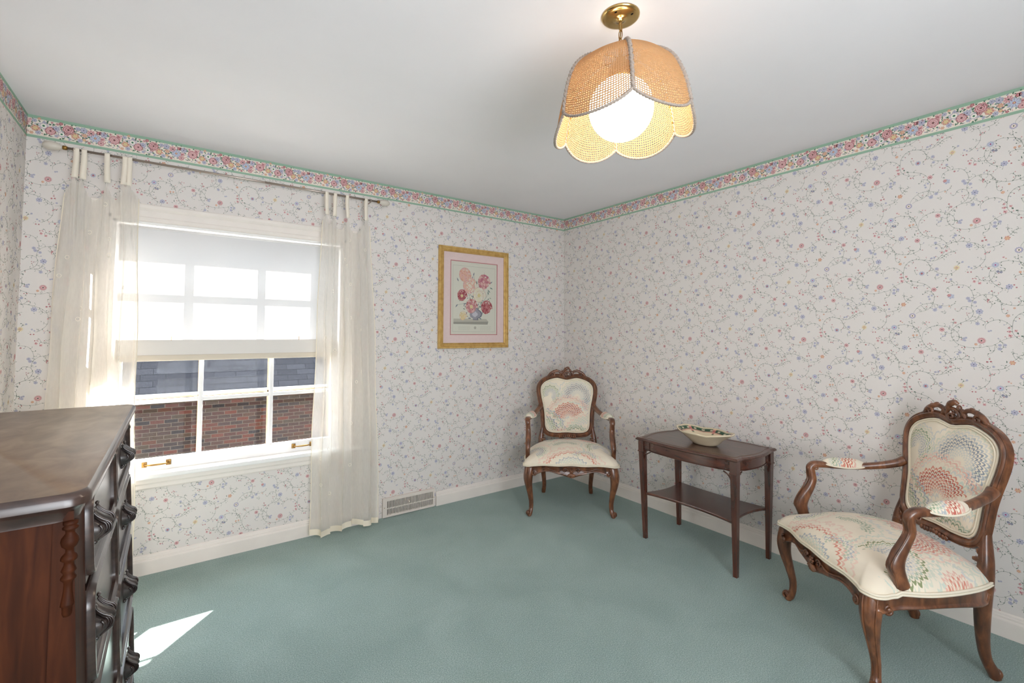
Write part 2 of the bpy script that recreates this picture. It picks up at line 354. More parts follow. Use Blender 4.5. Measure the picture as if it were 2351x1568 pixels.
# ------------------------------------------------------------------ wallpaper pattern: printed shapes kept inside each wall's own mesh
def _rows(s): return [r.split() for r in s.split(';')]
PC = {
 'base': (222, 216, 211), 'vine': (150, 154, 146), 'leaf': (116, 130, 116), 'leafd': (86, 108, 94), 'lav': (188, 184, 200), 'lavd': (156, 153, 174),
 'blue': (192, 194, 206), 'blued': (160, 161, 180), 'cream': (238, 228, 214), 'pink': (220, 182, 182), 'red': (178, 112, 116), 'rose': (204, 152, 153), 'dark': (74, 78, 70),
 'tan': (216, 192, 150), 'orange': (216, 170, 148), 'yellow': (222, 206, 150), 'slate': (120, 124, 146), 'green': (150, 180, 158), 'greend': (70, 118, 92),
 'white': (236, 234, 224), 'magenta': (170, 78, 120), 'paleblue': (190, 204, 222)}
PCL = {k: lin(v) for k, v in PC.items()}
class Pat:
    """flat coloured polygons: u, v in metres, layer number, colour name"""
    def __init__(s): s.V = []; s.T = []; s.C = []; s.Lr = []
    def poly(s, pts, col, layer=0):
        s.k = getattr(s, 'k', 0) + 1; layer = layer + .048 * (s.k % 20)
        o = len(s.V); n = len(pts)
        cx = sum(p[0] for p in pts) / n; cy = sum(p[1] for p in pts) / n
        s.V.append((cx, cy)); s.V += pts
        s.C += [PCL[col]] * (n + 1); s.Lr += [layer] * (n + 1)
        s.T += [(o, o + 1 + i, o + 1 + (i + 1) % n) for i in range(n)]
    def strip(s, pts, w, col, layer=0, taper=True):
        n = len(pts); o = len(s.V); s.k = getattr(s, 'k', 0) + 1; layer = layer + .048 * (s.k % 20)
        for i, p in enumerate(pts):
            a = pts[max(i - 1, 0)]; b = pts[min(i + 1, n - 1)]
            dx, dy = b[0] - a[0], b[1] - a[1]; l = math.hypot(dx, dy) or 1
            k = w * (1 if not taper else 0.55 + 0.45 * math.sin(PI * (i + 0.5) / n))
            s.V += [(p[0] - dy / l * k, p[1] + dx / l * k), (p[0] + dy / l * k, p[1] - dx / l * k)]
        s.C += [PCL[col]] * (2 * n); s.Lr += [layer] * (2 * n)
        for i in range(n - 1):
            q = o + 2 * i; s.T += [(q, q + 1, q + 3), (q, q + 3, q + 2)]
    def leaf(s, x, y, r, a, col='leaf', layer=1, w=0.26):
        c, d = math.cos(a), math.sin(a)
        pts = []
        for t, k in ((0, 0), (.25, w * .8), (.5, w), (.75, w * .6), (1, 0), (.75, -w * .3), (.5, -w * .5), (.25, -w * .5)):
            u, v = (t - .3) * r * 2, k * r * 1.3 + (t - .5) ** 2 * r * .5
            pts.append((x + c * u - d * v, y + d * u + c * v))
        s.poly(pts, col, layer)
    def petals(s, x, y, r, n, col, layer=1, depth=0.25, a0=0.0, sharp=1.0, k=4, sq=1.0):
        pts = []
        for i in range(n * k):
            t = 2 * PI * i / (n * k) + a0
            q = abs(math.cos((t - a0) * n / 2)) ** sharp
            rr = r * (1 - depth + depth * q)
            pts.append((x + rr * math.cos(t), y + rr * sq * math.sin(t)))
        s.poly(pts, col, layer)
    def star(s, x, y, r, n, col, layer=1, w=0.2, a0=0.0, r0=0.15):
        for i in range(n):
            a = a0 + 2 * PI * i / n; c, d = math.cos(a), math.sin(a)
            pts = [(x + c * u * r - d * v * r, y + d * u * r + c * v * r) for u, v in ((r0, 0), (.6, -w), (1, 0), (.6, w))]
            s.poly(pts, col, layer)
    def bloom(s, kind, x, y, r, rnd):
        a = rnd.uniform(0, 1)
        if kind == 'A':
            s.petals(x, y, r * 1.2, 12, 'lav', 1, .2); s.petals(x, y, r * 1.05, 12, 'lavd', 2, .22, .1); s.petals(x, y, r * .86, 12, 'lav', 3, .15)
            s.petals(x, y, r * .66, 10, 'rose', 4, .2); s.petals(x, y, r * .58, 10, 'cream', 5, .15); s.petals(x, y, r * .26, 6, 'dark', 6, .2)
        elif kind == 'R':
            s.petals(x, y, r * 1.1, 9, 'blue', 1, .28, a); s.star(x, y, r, 9, 'lavd', 2, .1, a); s.petals(x, y, r * .45, 7, 'red', 3, .25)
        elif kind == 'T':
            s.star(x, y, r * 1.1, 16, 'yellow', 1, .07); s.star(x, y, r * .8, 12, 'tan', 2, .12, .2); s.petals(x, y, r * .3, 6, 'red', 3, .2); s.petals(x, y, r * .15, 6, 'cream', 4, .2)
        elif kind == 'X':
            s.petals(x + r * .25, y - r * .15, r * .95, 5, 'blue', 1, .35, .6); s.star(x + r * .2, y - r * .2, r * .9, 6, 'blued', 2, .12, .3)
            s.petals(x - r * .25, y + r * .2, r * .55, 6, 'rose', 3, .4); s.star(x - r * .3, y + r * .15, r * .6, 5, 'red', 4, .15, .5); s.star(x - r * .1, y + r * .1, r * .4, 3, 'orange', 5, .2)
        elif kind == 'r':
            s.petals(x, y, r, 8, 'pink', 1, .35, a); s.star(x, y, r * 1.05, 8, 'red', 2, .09, a + .2); s.star(x, y, r * .6, 6, 'rose', 3, .2, a); s.petals(x, y, r * .2, 6, 'dark', 4, .2)
        elif kind == 'D':
            s.star(x, y, r * 1.15, 16, 'rose', 1, .13); s.star(x, y, r * 1.1, 16, 'red', 2, .05, .1); s.star(x, y, r * .8, 14, 'pink', 3, .1, .2); s.petals(x, y, r * .22, 6, 'dark', 4, .2)
        elif kind == 'B':
            s.star(x, y, r * 1.1, 13, 'blue', 1, .2); s.star(x, y, r * 1.05, 13, 'blued', 2, .06, .1); s.petals(x, y, r * .5, 10, 'paleblue', 3, .2); s.petals(x, y, r * .26, 6, 'magenta', 4, .2)
        elif kind in 'bs':
            s.petals(x, y, r * 1.1, 7, 'blue', 1, .3, a); s.petals(x, y, r * .98, 7, 'blued', 2, .42, a + .1); s.petals(x, y, r * .72, 7, 'lav', 3, .3, a); s.petals(x, y, r * .24, 5, 'slate', 4, .2)
        elif kind == 'k':
            s.petals(x, y, r, 6, 'slate', 1, .35, a); s.petals(x, y, r * .5, 6, 'lav', 2, .3); s.petals(x, y, r * .25, 5, 'dark', 3, .2)
        elif kind == 'p':
            s.petals(x, y, r, 4, 'pink', 1, .4, a); s.leaf(x, y, r * .7, a * 4, 'red', 2, .4); s.star(x, y, r, 3, 'rose', 3, .15, a)
        elif kind == 'q':
            s.petals(x, y, r, 5, 'red', 1, .3, a); s.petals(x, y, r * .4, 5, 'rose', 2, .2)
        elif kind in 'oO':
            s.petals(x, y, r, 6, 'orange', 1, .4, a); s.star(x, y, r, 5, 'red' if kind == 'O' else 'rose', 2, .1, a); s.star(x, y, r * .6, 4, 'yellow', 3, .2, a + .4)
        elif kind == 'Y':
            s.petals(x, y, r, 6, 'orange', 1, .25, a); s.star(x, y, r, 7, 'red', 2, .1, a); s.petals(x, y, r * .6, 5, 'yellow', 3, .35, a); s.star(x, y, r * .5, 5, 'rose', 4, .1)
        elif kind in 'HP':
            s.petals(x, y, r, 8, 'red', 1, .18, a); s.petals(x, y, r * .93, 8, 'pink', 2, .2, a)
            for i in range(9):
                t = a + 2 * PI * i / 9
                s.strip([(x + r * .78 * math.cos(t + q), y + r * .78 * math.sin(t + q)) for q in (-.3, 0, .3)], r * .07, 'red', 3)
            for i in range(6):
                t = a + 2 * PI * i / 6
                s.strip([(x + r * .48 * math.cos(t + q), y + r * .48 * math.sin(t + q)) for q in (-.5, 0, .4)], r * .08, 'rose' if kind == 'H' else 'red', 4)
            s.petals(x, y, r * .27, 5, 'red', 5, .3)
            s.petals(x, y, r * .14, 5, 'dark', 6, .3)
        elif kind == 'Z':
            s.star(x, y, r * 1.1, 9, 'blue', 1, .24, a); s.star(x, y, r * 1.05, 9, 'blued', 2, .06, a); s.star(x, y, r * .7, 9, 'paleblue', 3, .13, a + .3); s.petals(x, y, r * .24, 6, 'red', 4, .2); s.petals(x, y, r * .12, 6, 'yellow', 5, .2)
        elif kind == 'W':
            s.petals(x, y, r, 8, 'blue', 1, .25, a); s.petals(x, y, r * .75, 8, 'rose', 2, .2, a); s.petals(x, y, r * .68, 8, 'white', 3, .2, a); s.petals(x, y, r * .28, 6, 'greend', 4, .2)
    def arrays(s):
        return np.array(s.V), np.array(s.T, dtype=np.int64), np.array(s.C), np.array(s.Lr, dtype=float)

def cat2(pts, sub=4):
    P = [Vector((p[0], p[1], 0)) for p in pts]
    Q, _ = smoothpath(P, [(1, 1)] * len(P), sub, False)
    return [(q.x, q.y) for q in Q]

def make_tile():
    rnd = random.Random(5); p = Pat()
    for v in VINES.split(';'):
        pts = [tuple(float(c) / 1000 for c in q.split(',')) for q in v.split()]
        sp = cat2(pts)
        p.strip(sp, 0.00075, 'vine', 0)
        acc = 0; nxt = rnd.uniform(.012, .03)
        for i in range(1, len(sp)):
            acc += math.dist(sp[i], sp[i - 1])
            if acc > nxt:
                nxt = acc + rnd.uniform(.011, .028)
                a = math.atan2(sp[i][1] - sp[i - 1][1], sp[i][0] - sp[i - 1][0])
                sd_ = rnd.choice((-1, 1)); t = a + sd_ * rnd.uniform(.5, 1.1)
                ln = rnd.uniform(.008, .02); x, y = sp[i]; st = [(x, y)]
                for k in range(5):
                    x += math.cos(t) * ln / 5; y += math.sin(t) * ln / 5; t += sd_ * .35; st.append((x, y))
                p.strip(st, 0.0005, 'vine', 0)
                p.leaf(sp[i][0], sp[i][1], rnd.uniform(.003, .0048), a + sd_ * 1.0, rnd.choice(('leaf', 'leafd')), 1, .3)
                if rnd.random() < .45:
                    p.petals(x, y, .0024, 4, rnd.choice(('rose', 'lavd', 'blued', 'leafd', 'red')), 1, .3)
                else: p.leaf(x, y, .003, t, 'leaf', 1, .3)
    for k, x, y, r in _rows(BLOOMS):
        p.bloom(k, float(x) / 1000, float(y) / 1000, float(r) / 1000 * .94, rnd)
    for x, y, r, a in _rows(LEAVES):
        x, y, r, a = float(x) / 1000, float(y) / 1000, float(r) / 1000, R_(float(a))
        c = rnd.choice(('leaf', 'leaf', 'leafd')) if r < .009 else 'leafd'
        p.leaf(x, y, r * .5, a, c, 2, .3)
        if r < .0065 and rnd.random() < .6:
            for q in (-1, 1):
                p.leaf(x + .4 * r * math.cos(a + q), y + .4 * r * math.sin(a + q), r * .34, a + q * .9, 'leaf', 1, .3)
    return p.arrays()
def make_border_tile():
    rnd = random.Random(8); p = Pat()
    for x, y, r, a in _rows(BLEAVES):
        x, y, r, a = float(x) / 1000, -float(y) / 1000, float(r) / 1000, R_(float(a))
        for q in (-.5, .5):
            p.leaf(x, y, r * .6, a + q, 'greend', 3, .38)
        p.leaf(x, y, r * .35, a + .5, 'leafd', 4, .2)
    for i in range(230):
        x = rnd.uniform(0, .3545); y = -rnd.uniform(.02, .096)
        p.leaf(x, y, rnd.uniform(.004, .0075), rnd.uniform(0, 6.3), rnd.choice(('greend', 'leafd', 'leaf', 'lavd', 'blue', 'pink', 'rose', 'leafd')), 2, .35)
    for i in range(90):
        x = .3545 * i / 90
        for y in (-.0185, -.0215, -.0965, -.0995): p.petals(x + (.002 if y in (-.0215, -.0965) else 0), y, .0007, 4, 'leaf', 1, .1, 0, 1, 1)
    base = 4
    for k, x, y, r in _rows(BBLOOMS):
        q = Pat(); q.bloom(k, float(x) / 1000, -float(y) / 1000, float(r) / 1000 * 1.12, rnd)
        o = len(p.V); p.V += q.V; p.C += q.C; p.Lr += [l + base for l in q.Lr]; p.T += [(a + o, b + o, c + o) for a, b, c in q.T]
    return p.arrays()

def mesh_from_arrays(name, V, T, Cc, mat, parent=None):
    me = bpy.data.meshes.new(name)
    me.vertices.add(len(V)); me.vertices.foreach_set('co', V.astype(np.float32).ravel())
    me.loops.add(T.size); me.loops.foreach_set('vertex_index', T.astype(np.int32).ravel())
    me.polygons.add(len(T)); me.polygons.foreach_set('loop_start', np.arange(0, T.size, 3, dtype=np.int32))
    try: me.polygons.foreach_set('loop_total', np.full(len(T), 3, dtype=np.int32))
    except Exception: pass
    at = me.color_attributes.new('Col', 'FLOAT_COLOR', 'POINT')
    at.data.foreach_set('color', Cc.astype(np.float32).ravel())
    me.polygons.foreach_set('use_smooth', np.zeros(len(T), dtype=bool))
    me.update(calc_edges=True); me.validate()
    me.materials.append(mat)
    o = bpy.data.objects.new(name, me); COL.objects.link(o)
    if parent: o.parent = parent
    return o
TILE = make_tile(); BTILE = make_border_tile()

def boxtri(a, b):
    x0, y0, z0 = a; x1, y1, z1 = b
    V = [(x0, y0, z0), (x1, y0, z0), (x1, y1, z0), (x0, y1, z0), (x0, y0, z1), (x1, y0, z1), (x1, y1, z1), (x0, y1, z1)]
    Q = [(0, 3, 2, 1), (4, 5, 6, 7), (0, 1, 5, 4), (1, 2, 6, 5), (2, 3, 7, 6), (3, 0, 4, 7)]
    T = []
    for q in Q: T += [(q[0], q[1], q[2]), (q[0], q[2], q[3])]
    return V, T
V1 = (0.376, -0.278); V2 = (0.0, 0.560)
def paper_wall(name, boxes, umin, umax, zmin, zmax, place, anchor, hole=None, pattern=True):
    """place(u array, z array, off array) -> xyz; boxes are the solid pieces of the wall"""
    Vs = []; Ts = []; Cs = []; o = 0
    for a, b in boxes:
        V, T = boxtri(a, b); Vs.append(np.array(V, float)); Ts.append(np.array(T) + o); Cs.append(np.tile(PCL['base'], (8, 1))); o += 8
    if pattern:
        tv, tt, tc, tl = TILE
        for i in range(-16, 17):
            for j in range(-16, 17):
                du = anchor[0] + i * V1[0] + j * V2[0]; dz = anchor[1] + i * V1[1] + j * V2[1]
                if du < umin - .5 or du > umax + .1 or dz < zmin - .45 or dz > zmax + .3: continue
                u = tv[:, 0] + du; z = tv[:, 1] + dz
                ok = (u > umin) & (u < umax) & (z > zmin) & (z < zmax)
                if hole: ok &= ~((u > hole[0]) & (u < hole[1]) & (z > hole[2]) & (z < hole[3]))
                keep = ok[tt].all(axis=1)
                if not keep.any(): continue
                t = tt[keep]; used = np.unique(t); mp = -np.ones(len(tv), int); mp[used] = np.arange(len(used))
                Vs.append(place(u[used], z[used], 0.0003 + 0.00005 * tl[used])); Cs.append(tc[used]); Ts.append(mp[t] + o); o += len(used)
    return mesh_from_arrays(name, np.vstack(Vs), np.vstack(Ts), np.vstack(Cs), M_paper)
def border(name, umin, umax, place, u0):
    Vs = []; Ts = []; Cs = []; o = 0
    def quad(z0, z1, off, col):
        nonlocal o
        u = np.array([umin, umax, umax, umin]); z = np.array([z0, z0, z1, z1])
        Vs.append(place(u, z, np.full(4, off))); Ts.append(np.array([(0, 1, 2), (0, 2, 3)]) + o); Cs.append(np.tile(PCL[col], (4, 1))); o += 4
    # body with a real thickness, then bands
    uu = np.array([umin, umax, umax, umin] * 2); zz = np.array([H - .1155, H - .1155, H, H] * 2)
    Vs.append(place(uu, zz, np.array([0.0004] * 4 + [0.0009] * 4)))
    Ts.append(np.array([(0, 1, 5), (0, 5, 4), (1, 2, 6), (1, 6, 5), (2, 3, 7), (2, 7, 6), (3, 0, 4), (3, 4, 7), (4, 5, 6), (4, 6, 7), (0, 2, 1), (0, 3, 2)]) + o); Cs.append(np.tile(PCL['cream'], (8, 1))); o += 8
    quad(H - .016, H, .0011, 'green'); quad(H - .1155, H - .102, .0011, 'green')
    tv, tt, tc, tl = BTILE
    k0 = int((umin - u0) / .3545) - 2; k1 = int((umax - u0) / .3545) + 2
    for k in range(k0, k1):
        u = tv[:, 0] + u0 + k * .3545; z = tv[:, 1] + H
        ok = (u > umin) & (u < umax); keep = ok[tt].all(axis=1)
        if not keep.any(): continue
        t = tt[keep]; used = np.unique(t); mp = -np.ones(len(tv), int); mp[used] = np.arange(len(used))
        Vs.append(place(u[used], z[used], 0.0013 + 0.00006 * tl[used])); Cs.append(tc[used]); Ts.append(mp[t] + o); o += len(used)
    ob = mesh_from_arrays(name, np.vstack(Vs), np.vstack(Ts), np.vstack(Cs), M_paper)
    return tag(ob, kind='structure')

# ------------------------------------------------------------------ room
H = 2.44; XL = -3.655; YN = -4.55; T_ = 0.22
WX0, WX1, WZ0, WZ1 = -3.315, -2.075, 0.53, 1.965
far = paper_wall('wall_far', [((XL - T_, 0, -.15), (WX0, T_, H + .1)), ((WX1, 0, -.15), (T_, T_, H + .1)), ((WX0, 0, -.15), (WX1, T_, WZ0)), ((WX0, 0, WZ1), (WX1, T_, H + .1))],
    XL, 0.0, .03, H - .05, lambda u, z, f: np.stack([u, -f, z], 1), (-2.688, 0.288), (WX0 - .03, WX1 + .03, WZ0 - .02, WZ1 + .03))
tag(far, kind='structure')
right = paper_wall('wall_right', [((0, YN - T_, -.15), (T_, 0, H + .1))], 0, -YN, .03, H - .05, lambda u, z, f: np.stack([-f, -u, z], 1), (2.603, 1.991))
tag(right, kind='structure')
left = paper_wall('wall_left', [((XL - T_, YN - T_, -.15), (XL, 0, H + .1))], YN, 0, .03, H - .05, lambda u, z, f: np.stack([XL + f, u, z], 1), (-2.9, 1.6))
tag(left, kind='structure')
NX0, NX1, NZ0, NZ1 = -3.45, -1.75, 0.75, 2.1
near = paper_wall('wall_near', [((XL, YN - T_, -.15), (NX0, YN, H + .1)), ((NX1, YN - T_, -.15), (0, YN, H + .1)), ((NX0, YN - T_, -.15), (NX1, YN, NZ0)), ((NX0, YN - T_, NZ1), (NX1, YN, H + .1))],
    0, -XL, .03, H - .05, lambda u, z, f: np.stack([-u, YN + f, z], 1), (1.1, 1.6), (-NX1 - .02, -NX0 + .02, NZ0 - .02, NZ1 + .02))
tag(near, kind='structure')
border('trim_1', XL, 0.0, lambda u, z, f: np.stack([u, -f, z], 1), XL - .085)
border('trim_2', 0, -YN, lambda u, z, f: np.stack([-f, -u, z], 1), 2.64)
border('trim_3', YN, 0, lambda u, z, f: np.stack([XL + f, u, z], 1), -2.1)
border('trim_4', 0, -XL, lambda u, z, f: np.stack([-u, YN + f, z], 1), 0.1)
m = MB(); m.box((XL - T_, YN - T_, -.15), (T_, T_, 0)); tag(m.build('floor', M_carpet), kind='structure')
m = MB(); m.box((XL - T_, YN - T_, H), (T_, T_, H + .12)); tag(m.build('ceiling', M_ceil), kind='structure')
BPROF = [(0, 0), (.017, 0), (.017, .072), (.0155, .077), (.012, .08), (.012, .088), (.009, .092), (.008, .1), (.004, .105), (0, .105)]
def baseboard(name, a, b, nrm):
    m = MB(); a = Vector(a); b = Vector(b); n = Vector(nrm)
    vs = [(p + n * u + Vector((0, 0, z)))[:] for p in (a, b) for u, z in BPROF]; k = len(BPROF)
    m.add(vs, [(i, (i + 1) % k, k + (i + 1) % k, k + i) for i in range(k)] + [tuple(range(k)), tuple(range(k, 2 * k))][::1], 0, False)
    return tag(m.build(name, M_white), kind='structure')
baseboard('baseboard_far', (XL, -.0002, 0), (-1.80, -.0002, 0), (0, -1, 0))
baseboard('baseboard_far', (-1.345, -.0002, 0), (0, -.0002, 0), (0, -1, 0))
baseboard('baseboard_right', (-.0002, 0, 0), (-.0002, YN, 0), (-1, 0, 0))
baseboard('baseboard_left', (XL + .0002, 0, 0), (XL + .0002, YN, 0), (1, 0, 0))
baseboard('baseboard_near', (XL, YN + .0002, 0), (0, YN + .0002, 0), (0, 1, 0))

# ------------------------------------------------------------------ window
M_sash = simple('sash_paint', (240, 238, 236), 0.4, 0.4)
M_cream = simple('storm_sash_paint', (168, 144, 114), 0.5, 0.3)
def make_glass(name, specks=True):
    m, nt, out = newmat(name)
    tr = N(nt, 'ShaderNodeBsdfTransparent'); gl = N(nt, 'ShaderNodeBsdfGlossy'); gl.inputs['Roughness'].default_value = 0.02
    fr = N(nt, 'ShaderNodeFresnel'); fr.inputs['IOR'].default_value = 1.45
    mx = N(nt, 'ShaderNodeMixShader'); L(nt, math_(nt, 'MULTIPLY', fr.outputs[0], .10), mx.inputs[0]); L(nt, tr.outputs[0], mx.inputs[1]); L(nt, gl.outputs[0], mx.inputs[2])
    last = mx
    if specks:
        tc = N(nt, 'ShaderNodeTexCoord'); nz = N(nt, 'ShaderNodeTexNoise'); nz.inputs['Scale'].default_value = 420; nz.inputs['Detail'].default_value = 2
        L(nt, tc.outputs['Object'], nz.inputs['Vector'])
        rp = ramp(nt, nz.outputs['Fac'], [(0.5, (.0, .0, .0, 1)), (0.74, (.014, .014, .014, 1))])
        df = N(nt, 'ShaderNodeBsdfTranslucent'); df.inputs['Color'].default_value = (.9, .93, 1, 1)
        m2 = N(nt, 'ShaderNodeMixShader'); L(nt, rp.outputs[0], m2.inputs[0]); L(nt, mx.outputs[0], m2.inputs[1]); L(nt, df.outputs[0], m2.inputs[2]); last = m2
    L(nt, last.outputs[0], out.inputs[0])
    return m
M_glass = make_glass('window_glass'); M_pglass = make_glass('picture_glass', False)
win = bpy.data.objects.new('window_1', None); COL.objects.link(win); win.location = (-2.695, 0, WZ0); tag(win, kind='structure')
def wpart(mb, name, mat, par=None, **k):
    o = mb.build(name, mat, None, **k)
    par = par or win
    o.parent = par; o.matrix_parent_inverse = Matrix.Translation(par.location if par is win else Vector((0, 0, 0))).inverted()
    return o
# frame lining (jambs, head, outside sill)
m = MB()
m.box((WX0, 0.0, WZ0), (WX0 + .02, T_ - .005, WZ1)); m.box((WX1 - .02, 0.0, WZ0), (WX1, T_ - .005, WZ1)); m.box((WX0, 0.0, WZ1 - .02), (WX1, T_ - .005, WZ1))
m.box((WX0, .06, WZ0), (WX1, T_ + .04, WZ0 + .03)); m.box((WX0, .155, WZ0), (WX0 + .035, .2, WZ1)); m.box((WX1 - .035, .155, WZ0), (WX1, .2, WZ1)); m.box((WX0, .155, WZ1 - .04), (WX1, .2, WZ1))
wpart(m, 'jamb', M_sash)
CW = .085
m = MB()
CP = [(0, 0), (.012, 0), (.016, .006), (.016, .02), (.012, .024), (.012, .052), (.017, .058), (.022, .066), (.022, .08), (.018, .085), (0, .085)]
for sgn, x in ((-1, WX0), (1, WX1)):
    m.prism([(x + sgn * (b - .006), -a) for a, b in CP], WZ0, WZ1 + .02, 'z')
m.prism([(-a, WZ1 - .008 + b * 1.15) for a, b in CP], WX0 - CW, WX1 + CW, 'x')
wpart(m, 'casing', M_white)
m = MB(); m.box((WX0 - .11, -.055, WZ0 - .002), (WX1 + .11, .06, WZ0 + .024), bev=.006); wpart(m, 'stool', M_sash)
m = MB(); m.prism([(-.0, WZ0 - .002), (-.02, WZ0 - .002), (-.022, WZ0 - .03), (-.016, WZ0 - .04), (-.016, WZ0 - .058), (-.01, WZ0 - .066), (0, WZ0 - .066)], WX0 - CW, WX1 + CW, 'x'); wpart(m, 'apron', M_white)
MUNX = (-2.884, -2.506)
def sash(name, y0, y1, z0, z1, zm, bot, top, mat=None):
    m = MB(); x0, x1 = WX0 + .02, WX1 - .02; st = .045
    m.box((x0, y0, z0), (x0 + st, y1, z1), bev=.003); m.box((x1 - st, y0, z0), (x1, y1, z1), bev=.003)
    m.box((x0 + st, y0, z0), (x1 - st, y1, z0 + bot), bev=.003); m.box((x0 + st, y0, z1 - top), (x1 - st, y1, z1), bev=.003)
    o = wpart(m, name, mat or M_sash)
    ym = (y0 + y1) / 2
    k = MB()
    for x in MUNX: k.box((x - .011, y0 + .001, z0 + bot), (x + .011, y1 - .001, z1 - top), bev=.003)
    k.box((x0 + st, y0 + .003, zm - .011), (x1 - st, y1 - .003, zm + .011), bev=.003)
    a = k.build('muntin', mat or M_sash, o)
    g = MB(); g.box((x0 + st - .003, ym - .0015, z0 + bot - .003), (x1 - st + .003, ym + .0015, z1 - top + .003)); g.build('glass', M_glass, o)
    return o
low = sash('lower_sash', .03, .062, WZ0 + .024, 1.285, .940, .068, .035)
upp = sash('upper_sash', .068, .1, 1.25, WZ1 - .02, 1.61, .035, .045)
m = MB(); x0, x1 = WX0 + .035, WX1 - .035
m.box((x0, .106, WZ0 + .03), (x0 + .022, .122, 1.28)); m.box((x1 - .03, .106, WZ0 + .03), (x1, .122, 1.28)); m.box((x0, .106, WZ0 + .03), (x1, .122, WZ0 + .075)); m.box((x0, .106, 1.25), (x1, .122, 1.28))
for x in MUNX: m.box((x - .012, .107, WZ0 + .07), (x + .012, .121, 1.26))
m.box((x0, .107, .948), (x1, .121, .959))
wpart(m, 'storm_sash', M_cream)
M_brass = simple('polished_brass', (196, 166, 108), 0.2, 0.5, 1.0)
M_brassd = simple('aged_brass', (150, 116, 66), 0.35, 0.5, 1.0)
for hx in (-3.083, -2.312):
    m = MB(); z = .592
    for s_ in (-1, 1):
        m.box((hx + s_ * .055 - .012, .024, z - .015), (hx + s_ * .055 + .012, .03, z + .015), bev=.003, smooth=True)
        m.ell((hx + s_ * .055, .024, z + .008), (.003, .002, .003)); m.ell((hx + s_ * .055, .024, z - .008), (.003, .002, .003))
    m.tube([(hx - .055, .026, z), (hx - .045, .006, z), (hx - .02, -.001, z), (hx + .02, -.001, z), (hx + .045, .006, z), (hx + .055, .026, z)], [.004, .0035, .005, .005, .0035, .004], 8, sub=4)
    wpart(m, 'sash_lift', M_brassd, low)
# opening added in the unseen rear wall to let the fill lamp shine in
w2 = bpy.data.objects.new('added_fill_opening', None); COL.objects.link(w2); tag(w2, kind='structure')
m = MB(); y = YN
for sx in (NX0, NX1): m.box((sx - .03, y - T_, NZ0), (sx + .03, y + .02, NZ1))
m.box((NX0 - .03, y - T_, NZ1 - .03), (NX1 + .03, y + .02, NZ1 + .06)); m.box((NX0 - .03, y - T_, NZ0 - .05), (NX1 + .03, y + .05, NZ0 + .02))
m.box((-2.615, y - .1, NZ0), (-2.585, y - .06, NZ1))
m.build('frame', M_sash, w2)

# ------------------------------------------------------------------ roller blind
def make_blind():
    m, nt, out = newmat('blind_fabric')
    df = N(nt, 'ShaderNodeBsdfDiffuse'); df.inputs['Color'].default_value = lin((214, 214, 216))
    tl = N(nt, 'ShaderNodeBsdfTranslucent'); tl.inputs['Color'].default_value = lin((240, 236, 230))
    mx = N(nt, 'ShaderNodeMixShader'); mx.inputs[0].default_value = .10
    tc = N(nt, 'ShaderNodeTexCoord'); wv = N(nt, 'ShaderNodeTexNoise'); wv.inputs['Scale'].default_value = 500
    L(nt, tc.outputs['Object'], wv.inputs['Vector']); bp = N(nt, 'ShaderNodeBump'); bp.inputs['Strength'].default_value = .2; bp.inputs['Distance'].default_value = .0005
    L(nt, wv.outputs['Fac'], bp.inputs['Height']); L(nt, bp.outputs[0], df.inputs['Normal'])
    L(nt, df.outputs[0], mx.inputs[1]); L(nt, tl.outputs[0], mx.inputs[2]); L(nt, mx.outputs[0], out.inputs[0])
    return m
M_blind = make_blind()
bl = thing('roller_blind', 'white translucent roller blind pulled halfway down inside the window', 'blind', (-2.695, .012, 1.92))
bx = .59
m = MB(); m.tube([(-bx, 0, -.0), (bx, 0, -.0)], .013, 16, ref=(0, 0, 1)); m.build('roller', M_sash, bl)
m = MB()
def bf(u, v):
    x = -bx + .004 + (2 * bx - .008) * u; z = .0 - v * .705
    return (x, -.0125 + .002 * math.sin(u * 5) * v, z)
m.grid(bf, 24, 20); m.build('blind_fabric', M_blind, bl, fix=False)
m = MB(); m.box((-bx + .005, -.0155, -.718), (bx - .005, -.0098, -.628), bev=.002, smooth=True); m.build('hem_pocket', simple('hem_fabric', (226, 221, 215), .8, .1), bl)
m = MB(); m.box((-bx + .004, -.0185, -.748), (bx - .004, -.0085, -.714), bev=.004, smooth=True); m.build('hem_bar', simple('hem_bar_cloth', (216, 205, 188), .8, .1), bl)
for x in (-.34, .34):
    m = MB(); m.box((x - .0012, -.0185, -.632), (x + .0012, -.0125, -.608)); m.build('hem_clip', M_brassd, bl)

# ------------------------------------------------------------------ curtain rod and curtains
M_rod = simple('brushed_rod_metal', (168, 156, 146), .3, .5, .85)
M_bead = simple('frosted_finial_glass', (206, 198, 186), .4, .5)
RZ = 2.272; RY = -.09
rod = thing('curtain_rod', 'thin metal curtain rod with frosted oval finials above the window', 'curtain rod', (-2.69, RY, RZ))
m = MB(); m.tube([(-.80, 0, 0), (.815, 0, 0)], .0065, 12, ref=(0, 0, 1)); m.tube([(.1, 0, 0), (.80, 0, 0)], .0072, 12, ref=(0, 0, 1)); m.build('rod', M_rod, rod)
for s_, x in ((-1, -.80), (1, .815)):
    f = MB(); f.lathe([(0.0001, x), (.009, x), (.011, x + s_ * .006), (.011, x + s_ * .016), (.007, x + s_ * .02)], (0, 0, 0), 16, axis='x')
    fo = f.build('finial_collar', M_brassd, rod)
    f = MB(); f.lathe([(.0001, x + s_ * .016), (.010, x + s_ * .019), (.017, x + s_ * .032), (.0215, x + s_ * .05), (.0215, x + s_ * .066), (.017, x + s_ * .082), (.008, x + s_ * .091), (.0001, x + s_ * .093)], (0, 0, 0), 20, axis='x'); f.build('finial', M_bead, rod)
